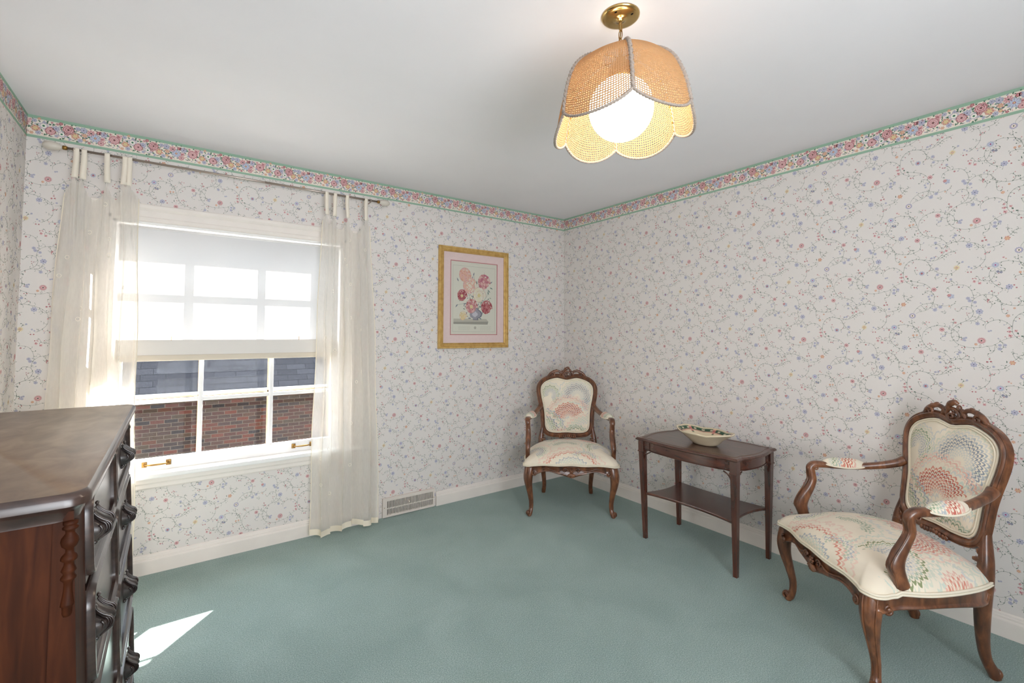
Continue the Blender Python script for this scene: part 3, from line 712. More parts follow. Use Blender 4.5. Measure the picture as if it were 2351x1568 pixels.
for x in (-.775, .77):
    f = MB(); f.tube([(x, .0885, -.012), (x, .05, -.012), (x, .004, -.0095)], .004, 8, ref=(1, 0, 0)); f.tube([(x - .005, 0, -.0), (x + .005, 0, -.0)], .0095, 12, ref=(0, 0, 1)); f.box((x - .008, .086, -.05), (x + .008, .0892, .012)); f.build('bracket', M_rod, rod)

def make_sheer():
    m, nt, out = newmat('sheer_gauze')
    c = lin((240, 236, 229))
    df = N(nt, 'ShaderNodeBsdfDiffuse'); df.inputs['Color'].default_value = c
    tl = N(nt, 'ShaderNodeBsdfTranslucent'); tl.inputs['Color'].default_value = c
    tr = N(nt, 'ShaderNodeBsdfTransparent'); tr.inputs['Color'].default_value = (1, .99, .97, 1)
    m1 = N(nt, 'ShaderNodeMixShader'); m1.inputs[0].default_value = .45
    L(nt, df.outputs[0], m1.inputs[1]); L(nt, tl.outputs[0], m1.inputs[2])
    lw = N(nt, 'ShaderNodeLayerWeight'); lw.inputs[0].default_value = .35
    tc = N(nt, 'ShaderNodeTexCoord'); mp = N(nt, 'ShaderNodeMapping'); mp.inputs['Scale'].default_value = (30, 30, 6)
    nz = N(nt, 'ShaderNodeTexNoise'); nz.inputs['Scale'].default_value = 5; nz.inputs['Detail'].default_value = 5
    L(nt, tc.outputs['Object'], mp.inputs[0]); L(nt, mp.outputs[0], nz.inputs['Vector'])
    f = math_(nt, 'SUBTRACT', .42, math_(nt, 'MULTIPLY', lw.outputs['Facing'], .40))
    f = math_(nt, 'ADD', f, math_(nt, 'MULTIPLY', math_(nt, 'SUBTRACT', nz.outputs['Fac'], .5), .12))
    f = math_(nt, 'MAXIMUM', f, .04)
    m2 = N(nt, 'ShaderNodeMixShader'); L(nt, f, m2.inputs[0]); L(nt, m1.outputs[0], m2.inputs[1]); L(nt, tr.outputs[0], m2.inputs[2])
    bp = N(nt, 'ShaderNodeBump'); bp.inputs['Strength'].default_value = .35; bp.inputs['Distance'].default_value = .002
    L(nt, nz.outputs['Fac'], bp.inputs['Height']); L(nt, bp.outputs[0], df.inputs['Normal']); L(nt, bp.outputs[0], tl.inputs['Normal'])
    L(nt, m2.outputs[0], out.inputs[0])
    return m
M_sheer = make_sheer()
M_tab = simple('tab_cloth', (238, 228, 212), .9, .1)
M_hem = simple('hem_cloth', (236, 226, 206), .9, .1)
M_ring = simple('embroidery_thread', (240, 234, 220), .8, .1)
def curtain(label, xt, xb, tabs, folds, seed, flip):
    rnd = random.Random(seed)
    cx = (xt[0] + xt[1]) / 2
    root = thing('curtain', label, 'curtain', (cx, RY, 0.02), group=None)
    ph = rnd.uniform(0, 6)
    ztop = 2.135
    ts = [(t - xt[0]) / (xt[1] - xt[0]) for t in tabs]
    def topz(s):
        if s <= ts[0]: return ztop - .06 * (ts[0] - s) / .1
        if s >= ts[-1]: return ztop - .10 * (s - ts[-1]) / .1 * .5
        for a, b in zip(ts, ts[1:]):
            if a <= s <= b:
                w = (b - a) * (xt[1] - xt[0]); q = (s - a) / (b - a)
                return ztop - min(.11, w * 1.25) * (1 - (2 * q - 1) ** 2) ** .8
        return ztop
    def fn(s, t):
        x0 = xt[0] + (xb[0] - xt[0]) * t ** .8; x1 = xt[1] + (xb[1] - xt[1]) * t ** .8
        zt = topz(s); zb = .022 + .012 * math.sin(9 * s + ph)
        z = zt + (zb - zt) * t
        a = .010 + .034 * min(1, t * 2.5)
        w = math.sin(2 * PI * folds * s + ph + .5 * math.sin(2.2 * t + ph)) + .35 * math.sin(2 * PI * folds * 2.2 * s + 1.7 * ph + t * 1.6) + .08 * math.sin(2 * PI * folds * 4.3 * s + 3 * t)
        k = 2 * PI * folds
        y = a * w * .62
        x = x0 + (x1 - x0) * s + .42 * (x1 - x0) / folds * min(1, t * 2) * .5 * math.sin(2 * (k * s + ph)) * .5
        if t < .15:
            d = min(abs(s - q) for q in ts); y += (.15 - t) / .15 * (-.018 if d < .04 else .012)
        x += .004 * math.sin(7 * z + 11 * s)
        return (x - cx, min(max(y, -.05), .05), z - .02)
    pm = MB(); pm.grid(fn, 170, 90)
    m = MB()
    for s in (0.0, 1.0):
        m.tube([(fn(s, j / 50)[0], fn(s, j / 50)[1], fn(s, j / 50)[2]) for j in range(51)], .0022, 6, ref=(0, 1, 0))
    m.grid(lambda u, v: (lambda p: (p[0], p[1] - .0012, p[2] + .0))(fn(u, 1 - .018 * v)), 170, 3)
    m.build('hem', M_hem, root, fix=False)
    for i in range(26):
        s = rnd.uniform(.06, .94); t = .05 + .93 * i / 26
        p = fn(s, t); q = fn(min(1, s + .012), t); tx = Vector(q) - Vector(p); tx.z = 0; tx.normalize(); nn = tx.cross(Vector((0, 0, 1)))
        if nn.y > 0: nn = -nn
        c = Vector(p) + nn * .0015
        pm.tube([(c + tx * math.cos(a) * .0085 + Vector((0, 0, 1)) * math.sin(a) * .0095)[:] for a in [2 * PI * k / 14 for k in range(14)]], .0011, 5, ref=nn[:], closed=True, mi=1)
    pm.build('panel', [M_sheer, M_ring], root, fix=False)
    for k, tx in enumerate(tabs):
        m = MB(); s = ts[k]; p = fn(s, .0); w = .011
        zt = RZ - .02; xx = tx - cx; yb = p[1]
        path = [(p[0], p[1] - .001, p[2] - .012), (xx, -.0075, zt - .05), (xx, -.0085, zt), (xx, -.006, zt + .0065), (xx, 0, zt + .009), (xx, .006, zt + .0065), (xx, .0085, zt), (xx, .0075, zt - .05), (p[0] + .004, p[1] + .004, p[2] - .012)]
        m.sweep(path, [(-w, -.0006), (w, -.0006), (w, .0006), (-w, .0006)], ref=(1, 0, 0), sub=4)
        m.build('tab', M_tab, root)
    return root
curtain('long cream sheer tab-top curtain at the left side of the window behind the wooden chest', (-3.50, -3.20), (-3.56, -3.155), [-3.455, -3.425, -3.335, -3.262, -3.243], 3.2, 3, False)
curtain('long cream sheer tab-top curtain at the right side of the window beside the floor vent', (-2.245, -1.925), (-2.27, -1.835), [-2.22, -2.165, -2.085, -1.955], 3.1, 11, True)

# ------------------------------------------------------------------ air vent
M_vent = simple('vent_enamel', (222, 212, 202), .4, .4)
M_black = simple('dark_void', (18, 16, 15), .9, .1)
v = thing('floor_vent', 'white slotted metal air vent cover low on the window wall beside the curtain', 'vent', (-1.568, 0, .0))
m = MB(); w, h = .205, .14
m.box((-w, -.022, .004), (w, -.0002, .020), bev=.002); m.box((-w, -.022, h - .022), (w, -.0002, h), bev=.002); m.box((-w, -.022, .018), (-w + .03, -.0002, h - .02), bev=.002); m.box((w - .012, -.022, .018), (w, -.0002, h - .02), bev=.002)
m.build('frame', M_vent, v)
m = MB(); x0, x1 = -w + .03, w - .012; n = 33
for i in range(n + 1):
    x = x0 + (x1 - x0) * i / n; m.box((x - .0028, -.020, .018), (x + .0028, -.015, h - .02))
m.box((x0, -.0205, .062), (x1, -.0145, .068)); m.build('grille', M_vent, v)
m = MB(); m.box((x0, -.006, .018), (x1, -.004, h - .02)); m.build('backing', M_black, v)
m = MB(); m.box((-.012, -.032, .086), (-.006, -.018, .092), bev=.001); m.ell((-.009, -.034, .089), (.006, .005, .006)); m.build('lever', M_vent, v)
for x in (-w + .012, w - .006):
    m = MB(); m.ell((x, -.0225, .075), (.003, .0015, .003)); m.build('screw', M_brassd, v)
# ------------------------------------------------------------------ framed picture
def make_gold():
    m, nt, out = newmat('gilt_wood')
    b = principled(nt, out, .38, .5, .35)
    tc = N(nt, 'ShaderNodeTexCoord'); nz = N(nt, 'ShaderNodeTexNoise'); nz.inputs['Scale'].default_value = 30; nz.inputs['Detail'].default_value = 6
    L(nt, tc.outputs['Object'], nz.inputs['Vector'])
    r = ramp(nt, nz.outputs['Fac'], [(.3, lin((186, 148, 84))), (.5, lin((206, 168, 100))), (.7, lin((216, 182, 116)))]); L(nt, r.outputs[0], b.inputs['Base Color'])
    return m
M_gold = make_gold()
M_mat = simple('pink_mat_board', (222, 200, 196), .9, .1, noise=.02, nscale=60)
M_matr = simple('rose_mat_edge', (188, 112, 116), .9, .1)
PX0, PX1, PZ0, PZ1 = -1.342, -.671, 1.214, 2.036
pc = ((PX0 + PX1) / 2, 0, (PZ0 + PZ1) / 2); pw = (PX1 - PX0) / 2; phh = (PZ1 - PZ0) / 2
pic = thing('framed_picture', 'gold framed flower bouquet print with pink mat hanging on wall', 'picture', (pc[0], 0, PZ0))
def ringframe(mb, hw, hh, cz, prof, mi=0):
    """prof: list of (inset, y) outer to inner, swept round a rectangle"""
    vs = []; k = len(prof)
    for sx, sz in ((-1, -1), (1, -1), (1, 1), (-1, 1)):
        for a, y in prof: vs.append((sx * (hw - a), y, cz + sz * (hh - a)))
    fs = []
    for i in range(4):
        j = (i + 1) % 4
        for q in range(k): fs.append((i * k + q, j * k + q, j * k + (q + 1) % k, i * k + (q + 1) % k))
    mb.add(vs, fs, mi, False)
m = MB(); ringframe(m, pw, phh, phh, [(0, -.001), (0, -.022), (.003, -.026), (.012, -.026), (.014, -.022), (.018, -.022), (.021, -.027), (.028, -.025), (.031, -.019), (.035, -.018), (.038, -.021), (.042, -.018), (.044, -.010), (.044, -.001)])
m.build('frame', M_gold, pic)
ow, oh = pw - .043, phh - .043
m = MB(); ringframe(m, ow, oh, phh, [(0, -.004), (0, -.009), (.062, -.009), (.0655, -.0065), (.0655, -.004)]); m.build('mat', M_mat, pic)
m = MB(); ringframe(m, ow - .065, oh - .065, phh, [(0, -.0042), (0, -.0075), (.005, -.0075), (.005, -.0042)]); m.build('mat_edge', M_matr, pic)
PC.update({'paper': (208, 206, 192), 'ink': (150, 148, 138), 'vase': (150, 148, 156), 'vased': (112, 112, 124), 'vasel': (188, 186, 194), 'stone': (180, 176, 162), 'crimson': (156, 78, 84), 'peach': (212, 172, 154), 'ivory': (214, 206, 180), 'teal': (112, 130, 122), 'red': (174, 104, 104), 'rose': (188, 132, 132), 'pink': (208, 168, 162), 'orange': (206, 156, 136), 'magenta': (176, 104, 122), 'cream': (214, 206, 188), 'yellow': (208, 192, 144), 'white': (216, 212, 198), 'slate': (122, 128, 138), 'leafd': (98, 118, 104)})
for k_, v_ in PC.items(): PCL[k_] = lin(v_)
pt = Pat(); iw, ih = ow - .069, oh - .069
pt.poly([(-iw, -ih), (iw, -ih), (iw, ih), (-iw, ih)], 'paper', 0)
for z0 in (-ih + .022, ih - .035): pt.strip([(-iw + .02, z0), (iw - .02, z0)], .0007, 'ink', 1, False)
for x0 in (-iw + .02, iw - .02): pt.strip([(x0, -ih + .022), (x0, ih - .035)], .0007, 'ink', 1, False)
rnd = random.Random(21)
S_ = 2 * iw / 820.0; Z_ = 2 * ih / 1240.0
def pp(x, y): return ((x - 545) * S_, (735 - y) * Z_)
# table slab
pt.poly([pp(185, 1090), pp(760, 1085), pp(800, 1130), pp(185, 1145)], 'stone', 1); pt.poly([pp(185, 1145), pp(800, 1130), pp(785, 1182), pp(185, 1180)], 'ink', 2)
for i in range(26): pt.petals(*pp(200 + i * 22, 1160), .0018, 5, 'stone', 3, .2)
# vase
for k, (c_, w_) in enumerate((('vased', 1.0), ('vase', .9), ('vasel', .45))):
    ox = -20 * k
    pts = [(570, 900), (560, 930), (500, 960), (460, 1000), (470, 1050), (530, 1085), (520, 1108), (620, 1108), (605, 1085), (670, 1050), (690, 1000), (660, 950), (620, 925), (620, 900)]
    cx_, cy_ = 585, 1010
    pt.poly([pp(cx_ + ox * .6 + (x - cx_) * w_, cy_ + (y - cy_) * (w_ if k else 1)) for x, y in pts], c_, 2 + k)
def stem(*q): pt.strip(cat2([pp(*p) for p in q]), .0012, 'teal', 2)
for q in (((590, 900), (560, 700), (540, 340)), ((590, 900), (640, 760), (700, 500)), ((590, 900), (480, 760), (350, 420)), ((600, 900), (680, 780), (720, 270)), ((590, 900), (450, 820), (240, 860)), ((600, 900), (760, 700), (790, 560))): stem(*q)
for i in range(80):
    a = rnd.uniform(0, 6.3); x = 560 + rnd.gauss(0, 110); y = 740 + rnd.gauss(0, 120)
    pt.leaf(*pp(x, y), rnd.uniform(.006, .012), a, rnd.choice(('teal', 'leafd', 'leaf', 'slate')), 3, .35)
for x, y, a in ((240, 860, -2.2), (370, 840, .3), (790, 620, -1.3), (840, 540, -.4), (840, 450, .6), (800, 590, -.8), (260, 440, 2), (530, 330, 1.3), (590, 470, 1.8), (400, 1010, 1), (450, 1080, 0), (640, 1075, -.5), (700, 590, -2), (600, 860, .8), (640, 880, .2)):
    pt.leaf(*pp(x, y), .017, a, rnd.choice(('teal', 'slate')), 4, .3)
def peony(x, y, r, cols, layer, n=54, core=None):
    cx, cy = pp(x, y); r *= S_
    pt.petals(cx, cy, r * .85, 9, cols[0], layer, .25, rnd.random())
    for i in range(n):
        a = 2 * PI * i / n * 2.4; q = r * (1 - i / n) * .85 + r * .05
        pt.petals(cx + q * math.cos(a), cy + q * 1.15 * math.sin(a), r * (.11 + .09 * rnd.random()), 3, cols[rnd.randrange(len(cols))], layer + 1 + i * .1, .3, a * 3, 1, 5)
        pt.strip([(cx + q * 1.15 * math.cos(a + e), cy + q * 1.3 * math.sin(a + e)) for e in (-.18, 0, .18)], r * .016, 'rose' if 'crimson' not in cols else 'crimson', layer + 1.1 + i * .1)
    if core: pt.petals(cx, cy, r * .28, 6, core, layer + 7, .3)
peony(370, 350, 110, ['peach', 'pink', 'orange'], 4)
peony(455, 530, 130, ['peach', 'cream', 'pink'], 4.5)
peony(710, 450, 120, ['rose', 'pink', 'magenta'], 4)
peony(625, 680, 120, ['ivory', 'cream', 'white'], 6, core='yellow')
peony(325, 700, 90, ['crimson', 'red', 'rose'], 5, core='yellow')
peony(490, 880, 110, ['rose', 'pink', 'red'], 9, core='yellow')
peony(760, 890, 110, ['red', 'crimson', 'rose'], 7)
peony(345, 1045, 70, ['yellow', 'ivory', 'tan'], 5)
for y in (1215, 1235, 1255, 1275):
    for x0, x1 in ((270, 470), (650, 850)):
        x = x0
        while x < x1 - 10:
            w = rnd.uniform(10, 26); pt.strip([pp(x, y), pp(min(x + w, x1), y)], .0007, 'ink', 1, False); x += w + 6
pt.petals(*pp(560, 1240), .012, 6, 'ink', 1, .3); pt.petals(*pp(560, 1240), .007, 6, 'stone', 2, .3)
for i in range(9): pt.strip([pp(480 + i * 18, 135), pp(490 + i * 18, 135)], .0008, 'ink', 1, False)
V, T, Cc, Lr = pt.arrays()
pr_ = mesh_from_arrays('print', np.stack([V[:, 0], -.0046 - .00004 * Lr, V[:, 1] + phh], 1), T, Cc, M_paper, pic)
m = MB(); m.box((-ow, -.0135, phh - oh), (ow, -.0125, phh + oh)); m.build('glass', M_pglass, pic)
m = MB(); m.box((-ow, -.0035, phh - oh), (ow, -.0012, phh + oh)); m.build('backing_board', M_mat, pic)

# ------------------------------------------------------------------ upholstery fabric
CREAM = lin((236, 225, 205))
def fabric(name, fans, base=CREAM):
    m, nt, out = newmat(name)
    b = principled(nt, out, .85, .15); b.inputs['Sheen Weight'].default_value = .2
    at = N(nt, 'ShaderNodeAttribute', attribute_name='pat')
    nz = N(nt, 'ShaderNodeTexNoise'); nz.inputs['Scale'].default_value = 90; nz.inputs['Detail'].default_value = 2
    L(nt, at.outputs['Vector'], nz.inputs['Vector'])
    nb = N(nt, 'ShaderNodeTexNoise'); nb.inputs['Scale'].default_value = 9; nb.inputs['Detail'].default_value = 1
    L(nt, at.outputs['Vector'], nb.inputs['Vector'])
    cur = None
    big = ramp(nt, nb.outputs['Fac'], [(.35, base), (.65, tuple(v * .93 for v in base[:3]) + (1,))]); cur = big.outputs[0]
    nzo = math_(nt, 'MULTIPLY', math_(nt, 'SUBTRACT', nz.outputs['Fac'], .5), .5)
    sx = N(nt, 'ShaderNodeSeparateXYZ'); L(nt, at.outputs['Vector'], sx.inputs[0])
    for (cx, cy, dr, nc, amp, sw, a0, cw, pal, asp) in fans:
        dx = math_(nt, 'SUBTRACT', sx.outputs[0], cx); dy = math_(nt, 'MULTIPLY', math_(nt, 'SUBTRACT', sx.outputs[1], cy), asp)
        r = math_(nt, 'SQRT', math_(nt, 'ADD', math_(nt, 'MULTIPLY', dx, dx), math_(nt, 'MULTIPLY', dy, dy)))
        an = math_(nt, 'ARCTAN2', dy, dx)
        aw = math_(nt, 'MULTIPLY', math_(nt, 'ADD', math_(nt, 'ADD', an, math_(nt, 'MULTIPLY', r, sw)), 4 * PI), round(nc * .8) / (2 * PI))
        fa = math_(nt, 'FRACT', aw); par = math_(nt, 'MODULO', math_(nt, 'FLOOR', aw), 2.0)
        s = math_(nt, 'ABSOLUTE', math_(nt, 'SUBTRACT', math_(nt, 'MULTIPLY', fa, 2.0), 1.0))
        q = math_(nt, 'ADD', math_(nt, 'ADD', math_(nt, 'DIVIDE', r, dr), math_(nt, 'MULTIPLY', par, .5)), nzo)
        rg = math_(nt, 'FLOOR', q); fr = math_(nt, 'FRACT', q)
        up = math_(nt, 'SUBTRACT', 1.0, math_(nt, 'MULTIPLY', math_(nt, 'POWER', s, 1.5), amp))
        lo_ = math_(nt, 'SUBTRACT', up, .52)
        stops = [(i / 16, (lin(c[:3])[:3] + (c[3] if len(c) > 3 else 1.0,)) if c else (0, 0, 0, 0)) for i, c in enumerate(pal)]
        stops.append((len(pal) / 16, (0, 0, 0, 0)))
        rp = ramp(nt, math_(nt, 'MULTIPLY', math_(nt, 'ADD', rg, .5), 1 / 16), stops, 'CONSTANT')
        mk = math_(nt, 'MULTIPLY', rp.outputs['Alpha'], math_(nt, 'MULTIPLY', math_(nt, 'LESS_THAN', fr, up), math_(nt, 'GREATER_THAN', fr, lo_)))
        wn_ = math_(nt, 'GREATER_THAN', math_(nt, 'ADD', math_(nt, 'COSINE', math_(nt, 'SUBTRACT', an, a0)), nzo), cw)
        mk = math_(nt, 'MULTIPLY', mk, wn_)
        mx = N(nt, 'ShaderNodeMixRGB'); L(nt, mk, mx.inputs[0]); L(nt, cur, mx.inputs[1]); L(nt, rp.outputs['Color'], mx.inputs[2]); cur = mx.outputs[0]
    L(nt, cur, b.inputs['Base Color'])
    n3 = N(nt, 'ShaderNodeTexNoise'); n3.inputs['Scale'].default_value = 900
    L(nt, at.outputs['Vector'], n3.inputs['Vector']); bp = N(nt, 'ShaderNodeBump'); bp.inputs['Strength'].default_value = .12; bp.inputs['Distance'].default_value = .001
    L(nt, n3.outputs['Fac'], bp.inputs['Height']); L(nt, bp.outputs[0], b.inputs['Normal'])
    return m
RED = (192, 106, 92); RD2 = (212, 142, 124); PNK = (226, 184, 168); PNL = (230, 200, 184, .8); SLT = (144, 150, 158); SL2 = (176, 181, 184); SL3 = (202, 204, 200, .75)
GRN = (146, 162, 134); GR2 = (176, 188, 166); GR3 = (202, 208, 190, .7); OLV = (142, 150, 112); AQU = (194, 208, 196, .75); X_ = None
M_fback = fabric('flame_fabric_back', [
    (.16, .46, .021, 84, .55, 2.0, 2.2, -.6, [X_, X_, X_, AQU, GR3, X_, SL3, AQU, GR3, PNL, X_, SL3, AQU, X_, SL3, GR3], 1.0),
    (-.14, .82, .013, 30, .55, 1.0, 1.2, -.75, [X_, SL3, SL2, SL2, GR2, GRN, GR3, SL3], 1.0),
    (.085, .80, .0145, 42, .55, 3.0, 1.1, -.55, [X_, X_, SL3, SL3, SL2, SLT, SLT, SL2, SL3, GR3, X_, SL3], 1.0),
    (.01, .62, .0155, 52, .55, 2.0, 1.75, .25, [X_, X_, PNK, RD2, RED, RD2, RED, RED, RD2, X_, PNL, PNK, PNL], 1.0),
    (-.20, .52, .019, 54, .55, 1.0, .75, .25, [X_, X_, X_, GR3, GR2, GRN, SLT, X_, GR2, SL2], 1.0),
    (.07, .46, .017, 40, .55, 1.0, 1.7, .1, [X_, X_, AQU, GR2, X_, GRN, GR2], 1.0),
    (-.06, .45, .017, 44, .55, 1.0, 1.8, .35, [X_, X_, X_, PNK, RD2, PNL], 1.0),
    (-.30, .74, .019, 40, .55, 0, 0, .3, [X_, X_, X_, X_, PNK, PNL, X_], 1.0)])
M_fseat = fabric('flame_fabric_seat', [
    (0, .34, .024, 96, .55, 1.2, -1.57, -.3, [X_, X_, X_, AQU, SL3, X_, GR3, SL3, AQU, X_, PNL, SL3, AQU, GR3, X_, SL3], 1.0),
    (.0, -.44, .021, 64, .55, 0.5, 1.57, .2, [X_, X_, X_, X_, GR3, AQU, SL2, X_, X_, RD2, PNK, X_, PNL], 1.0),
    (-.27, -.20, .015, 40, .55, 1.5, .9, -.6, [X_, X_, SL3, SL2, SLT, GR2, GR3, X_, PNL], 1.0),
    (.23, -.14, .0155, 44, .55, 1.5, 1.4, -.7, [X_, SL3, SL2, SL2, SL3, GR2, OLV, GR3, X_, AQU], 1.0),
    (.05, .01, .0165, 50, .55, 1.5, 1.3, .0, [X_, X_, PNK, RD2, RED, RD2, RED, RD2, RD2, PNK, X_, PNL], .8),
    (-.03, -.14, .018, 44, .55, 1.0, 1.7, .2, [X_, X_, X_, GR2, GRN, GR2, X_, GR3], 1.2),
    (-.22, .06, .018, 44, .55, 1.0, .6, .1, [X_, X_, PNL, GR3, GRN, GR2, X_, PNK], 1.0),
    (.36, .05, .018, 50, .55, 1, 2.9, .2, [X_, X_, X_, RD2, PNK, X_, GR3], 1.0),
    (.1, -.30, .018, 40, .55, 1, 1.5, .1, [X_, X_, X_, GR2, SL2, GR3], 1.0)])
M_fpad = fabric('flame_fabric_pad', [(-.01, -.09, .013, 44, .55, 1, 1.6, -.2, [X_, X_, AQU, GRN, GR2, SL2, RD2, RED, RED, RD2, PNK], 1.0)])
M_welt = simple('cream_welting', (232, 222, 202), .85, .15)
M_walnut = wood('carved_walnut', (58, 32, 20), (104, 62, 38), (146, 94, 60), (5, 5, 2), 7, .3, .35, spec=.6)
def setpat(o, fn):
    me = o.data; a = me.attributes.new('pat', 'FLOAT_VECTOR', 'POINT')
    a.data.foreach_set('vector', np.array([fn(v.co) for v in me.vertices], dtype=np.float32).ravel())

# ------------------------------------------------------------------ armchair
def outline(pts, sub=6):
    P = [Vector(p) for p in pts]; Q, _ = smoothpath(P, [(1, 1)] * len(P), sub, True); return Q
def mirror(h): return h + [(-x, z) for x, z in reversed(h) if abs(x) > 1e-6]
def byy(z): return .205 + max(0, z - .43) * .185          # lean of the back
def armchair(label, loc, rz, group):
    root = thing('armchair', label, 'armchair', loc, rz, group)
    # seat plan
    half = [(0, -.315), (.10, -.312), (.20, -.298), (.27, -.30), (.305, -.305), (.338, -.285), (.345, -.25), (.333, -.20), (.338, -.10), (.322, 0), (.285, .12), (.245, .20), (.215, .225), (.1, .235), (0, .238)]
    pl = outline([(x, y, 0) for x, y in mirror(half)], 5)
    n = len(pl); c = Vector((0, -.04, 0))
    def zw(p, r=1.0): return .384 + r * (r > .999) * 0 - .010 * max(0, (abs(p.x) - .2) / .14) * (1 if p.y < -.2 else 0) + .006 * math.exp(-((p.x) / .06) ** 2) * (1 if p.y < -.2 else 0)
    NV = 40
    m = MB()
    def sf(i, r):
        p = pl[i]; q = c + (p - c) * r
        e = (1 - r ** 7) ** .5 if r < 1 else 0
        bulge = 1 + .012 * math.sin(PI * min(1, max(0, (r - .9) / .1)))
        dd = (p - c).normalized(); ell_ = Vector((dd.x * .31, dd.y * .25, 0)); wv = r ** 5
        q = c + ((p - c) * wv + ell_ * (1 - wv)) * r * bulge
        h = .066 * e + .042 * (1 - r ** 2.4)
        return (q.x, q.y, .384 + (zw(p) - .384) * r ** 6 + h)
    rs = [0.0] + [1 - (1 - k / NV) ** 1.8 for k in range(1, NV + 1)]
    vs = [sf(i, r) for i in range(n) for r in rs]; k = len(rs)
    m.add(vs, [(i * k + j, i * k + j + 1, ((i + 1) % n) * k + j + 1, ((i + 1) % n) * k + j) for i in range(n) for j in range(k - 1)])
    o = m.build('seat', M_fseat, root); setpat(o, lambda v: (v.x, v.y - (.45 - v.z) * (.8 if v.y < -.2 else 0), 0))
    m = MB()
    for off, dz, r in ((.003, 0.000, .0050), (.004, -.009, .0046)):
        m.tube([(p.x * (1 + off / .3), p.y + (p.y - c.y) * off / .3, zw(p) + dz + .002) for p in pl], r, 8, closed=True)
    m.build('welting', M_welt, o)
    # rail
    m = MB()
    def zb(p):
        a = abs(p.x)
        if p.y < -.26: return .313 + .018 * math.exp(-((a - .17) / .06) ** 2) - .020 * math.exp(-(a / .05) ** 2) - .012 * math.exp(-((a - .27) / .03) ** 2)
        if p.y > .2: return .335
        t = (p.y + .26) / .46
        return .306 + .022 * math.sin(PI * min(1, max(0, t * 1.1)))
    prof = [(.000, 1.0), (.004, .90), (.001, .82), (.001, .30), (.006, .20), (.007, .10), (.003, 0.0), (-.02, 0.0), (-.022, 1.0)]
    vs = []
    for i, p in enumerate(pl):
        t = (pl[(i + 1) % n] - pl[(i - 1) % n]).normalized(); nr = Vector((t.y, -t.x, 0))
        if nr.dot(p - c) < 0: nr = -nr
        z0, z1 = zb(p), zw(p) - .011
        for a, b_ in prof:
            q = p + nr * (a - .006); vs.append((q.x, q.y, z0 + (z1 - z0) * b_))
    k = len(prof); m.add(vs, [(i * k + j, i * k + (j + 1) % k, ((i + 1) % n) * k + (j + 1) % k, ((i + 1) % n) * k + j) for i in range(n) for j in range(k)])
    m.build('seat_rail', M_walnut, root, auto=40)
    # shell carving on the front rail, volutes by the knees
    m = MB(); fy = -.318
    for a in (-60, -38, -18, 0, 18, 38, 60):
        A = R_(a); l = .030 + .006 * math.cos(A)
        M3 = Matrix.Rotation(-A, 3, 'Y')
        m.ell((math.sin(A) * .020, fy, .322 - math.cos(A) * .014), (.0065, .009, l * .5), M=M3)
    m.ell((0, fy - .003, .340), (.008, .008, .008))
    for a in range(0, 360, 60): m.ell((.011 * math.cos(R_(a)), fy - .001, .340 + .011 * math.sin(R_(a))), (.006, .006, .006))
    for s_ in (-1, 1):
        m.tube([(x * s_, fy + .002, z) for x, _, z in spiral(.048, .346, .017, .004, R_(180), -1.25, 22)], .0042, 6, ref=(0, 1, 0))
        m.tube([(s_ * x, y + .001, z) for x, y, z in ((.065, -.314, .350), (.10, -.314, .338), (.14, -.311, .345), (.18, -.305, .356), (.22, -.302, .35))], [.0045, .004, .0035, .003, .0015], 6, ref=(0, 1, 0), sub=3)
    m.build('shell_carving', M_walnut, root)
    # front legs
    for s_ in (-1, 1):
        m = MB()
        path = [(.300, -.262, .380), (.306, -.272, .335), (.312, -.280, .285), (.309, -.277, .23), (.299, -.264, .165), (.291, -.252, .10), (.292, -.253, .055), (.300, -.262, .024), (.304, -.268, .008)]
        sc = [(.030, .034), (.033, .036), (.031, .033), (.0255, .027), (.0195, .020), (.0155, .016), (.0150, .0155), (.0175, .018), (.014, .0145)]
        prof = []
        for i in range(20):
            a = 2 * PI * i / 20
            rr = 1 + .10 * math.cos(2 * (a)) ** 8 * (1 if math.cos(a) > 0 else .3) - .08 * math.exp(-((abs(a - PI) - PI + .55) / .12) ** 2)
            prof.append((rr * math.cos(a), rr * math.sin(a)))
        m.sweep([(s_ * x, y, z) for x, y, z in path], prof, ref=(s_ * .7, -.7, 0), scale=sc, sub=5)
        # carved edge line down the leg
        d = Vector((s_ * .707, -.707, 0))
        for w_ in (-1, 1):
            side = Vector((s_ * .707 * -w_, -.707 * w_ * 1, 0)) if False else Vector((-d.y * w_, d.x * w_, 0))
            m.tube([(Vector((s_ * x, y, z)) + d * sc[i][0] * .80 + side * sc[i][1] * .62)[:] for i, (x, y, z) in enumerate(path[:7])], [.0028, .0032, .0032, .003, .0025, .002, .0015], 6, ref=d[:], sub=4)
        # scroll foot
        f0 = Vector((s_ * .303, -.267, 0))
        e = Vector((-d.y, d.x, 0))
        pts = [f0 + d * (.010 + rr * math.cos(a)) + Vector((0, 0, .028 + rr * math.sin(a))) for rr, a in [(.017 - .012 * k / 18, -1.2 + 5.4 * k / 18) for k in range(19)]]
        m.tube([p[:] for p in pts], [(.006 - .0018 * k / 18, .015 - .004 * k / 18) for k in range(19)] and None or .006, 8, ref=e[:], scale=[(.014, .0055)] * 19) if False else m.sweep([p[:] for p in pts], [(.014 * math.cos(t), .0055 * math.sin(t)) for t in [2 * PI * q / 10 for q in range(10)]], ref=e[:])
        m.ell((f0 + d * .010 + Vector((0, 0, .028)))[:], (.011, .011, .011))
        m.lathe([(.0001, 0), (.012, 0), (.015, .004), (.014, .012), (.0001, .016)], (f0 + d * .002)[:], 16)
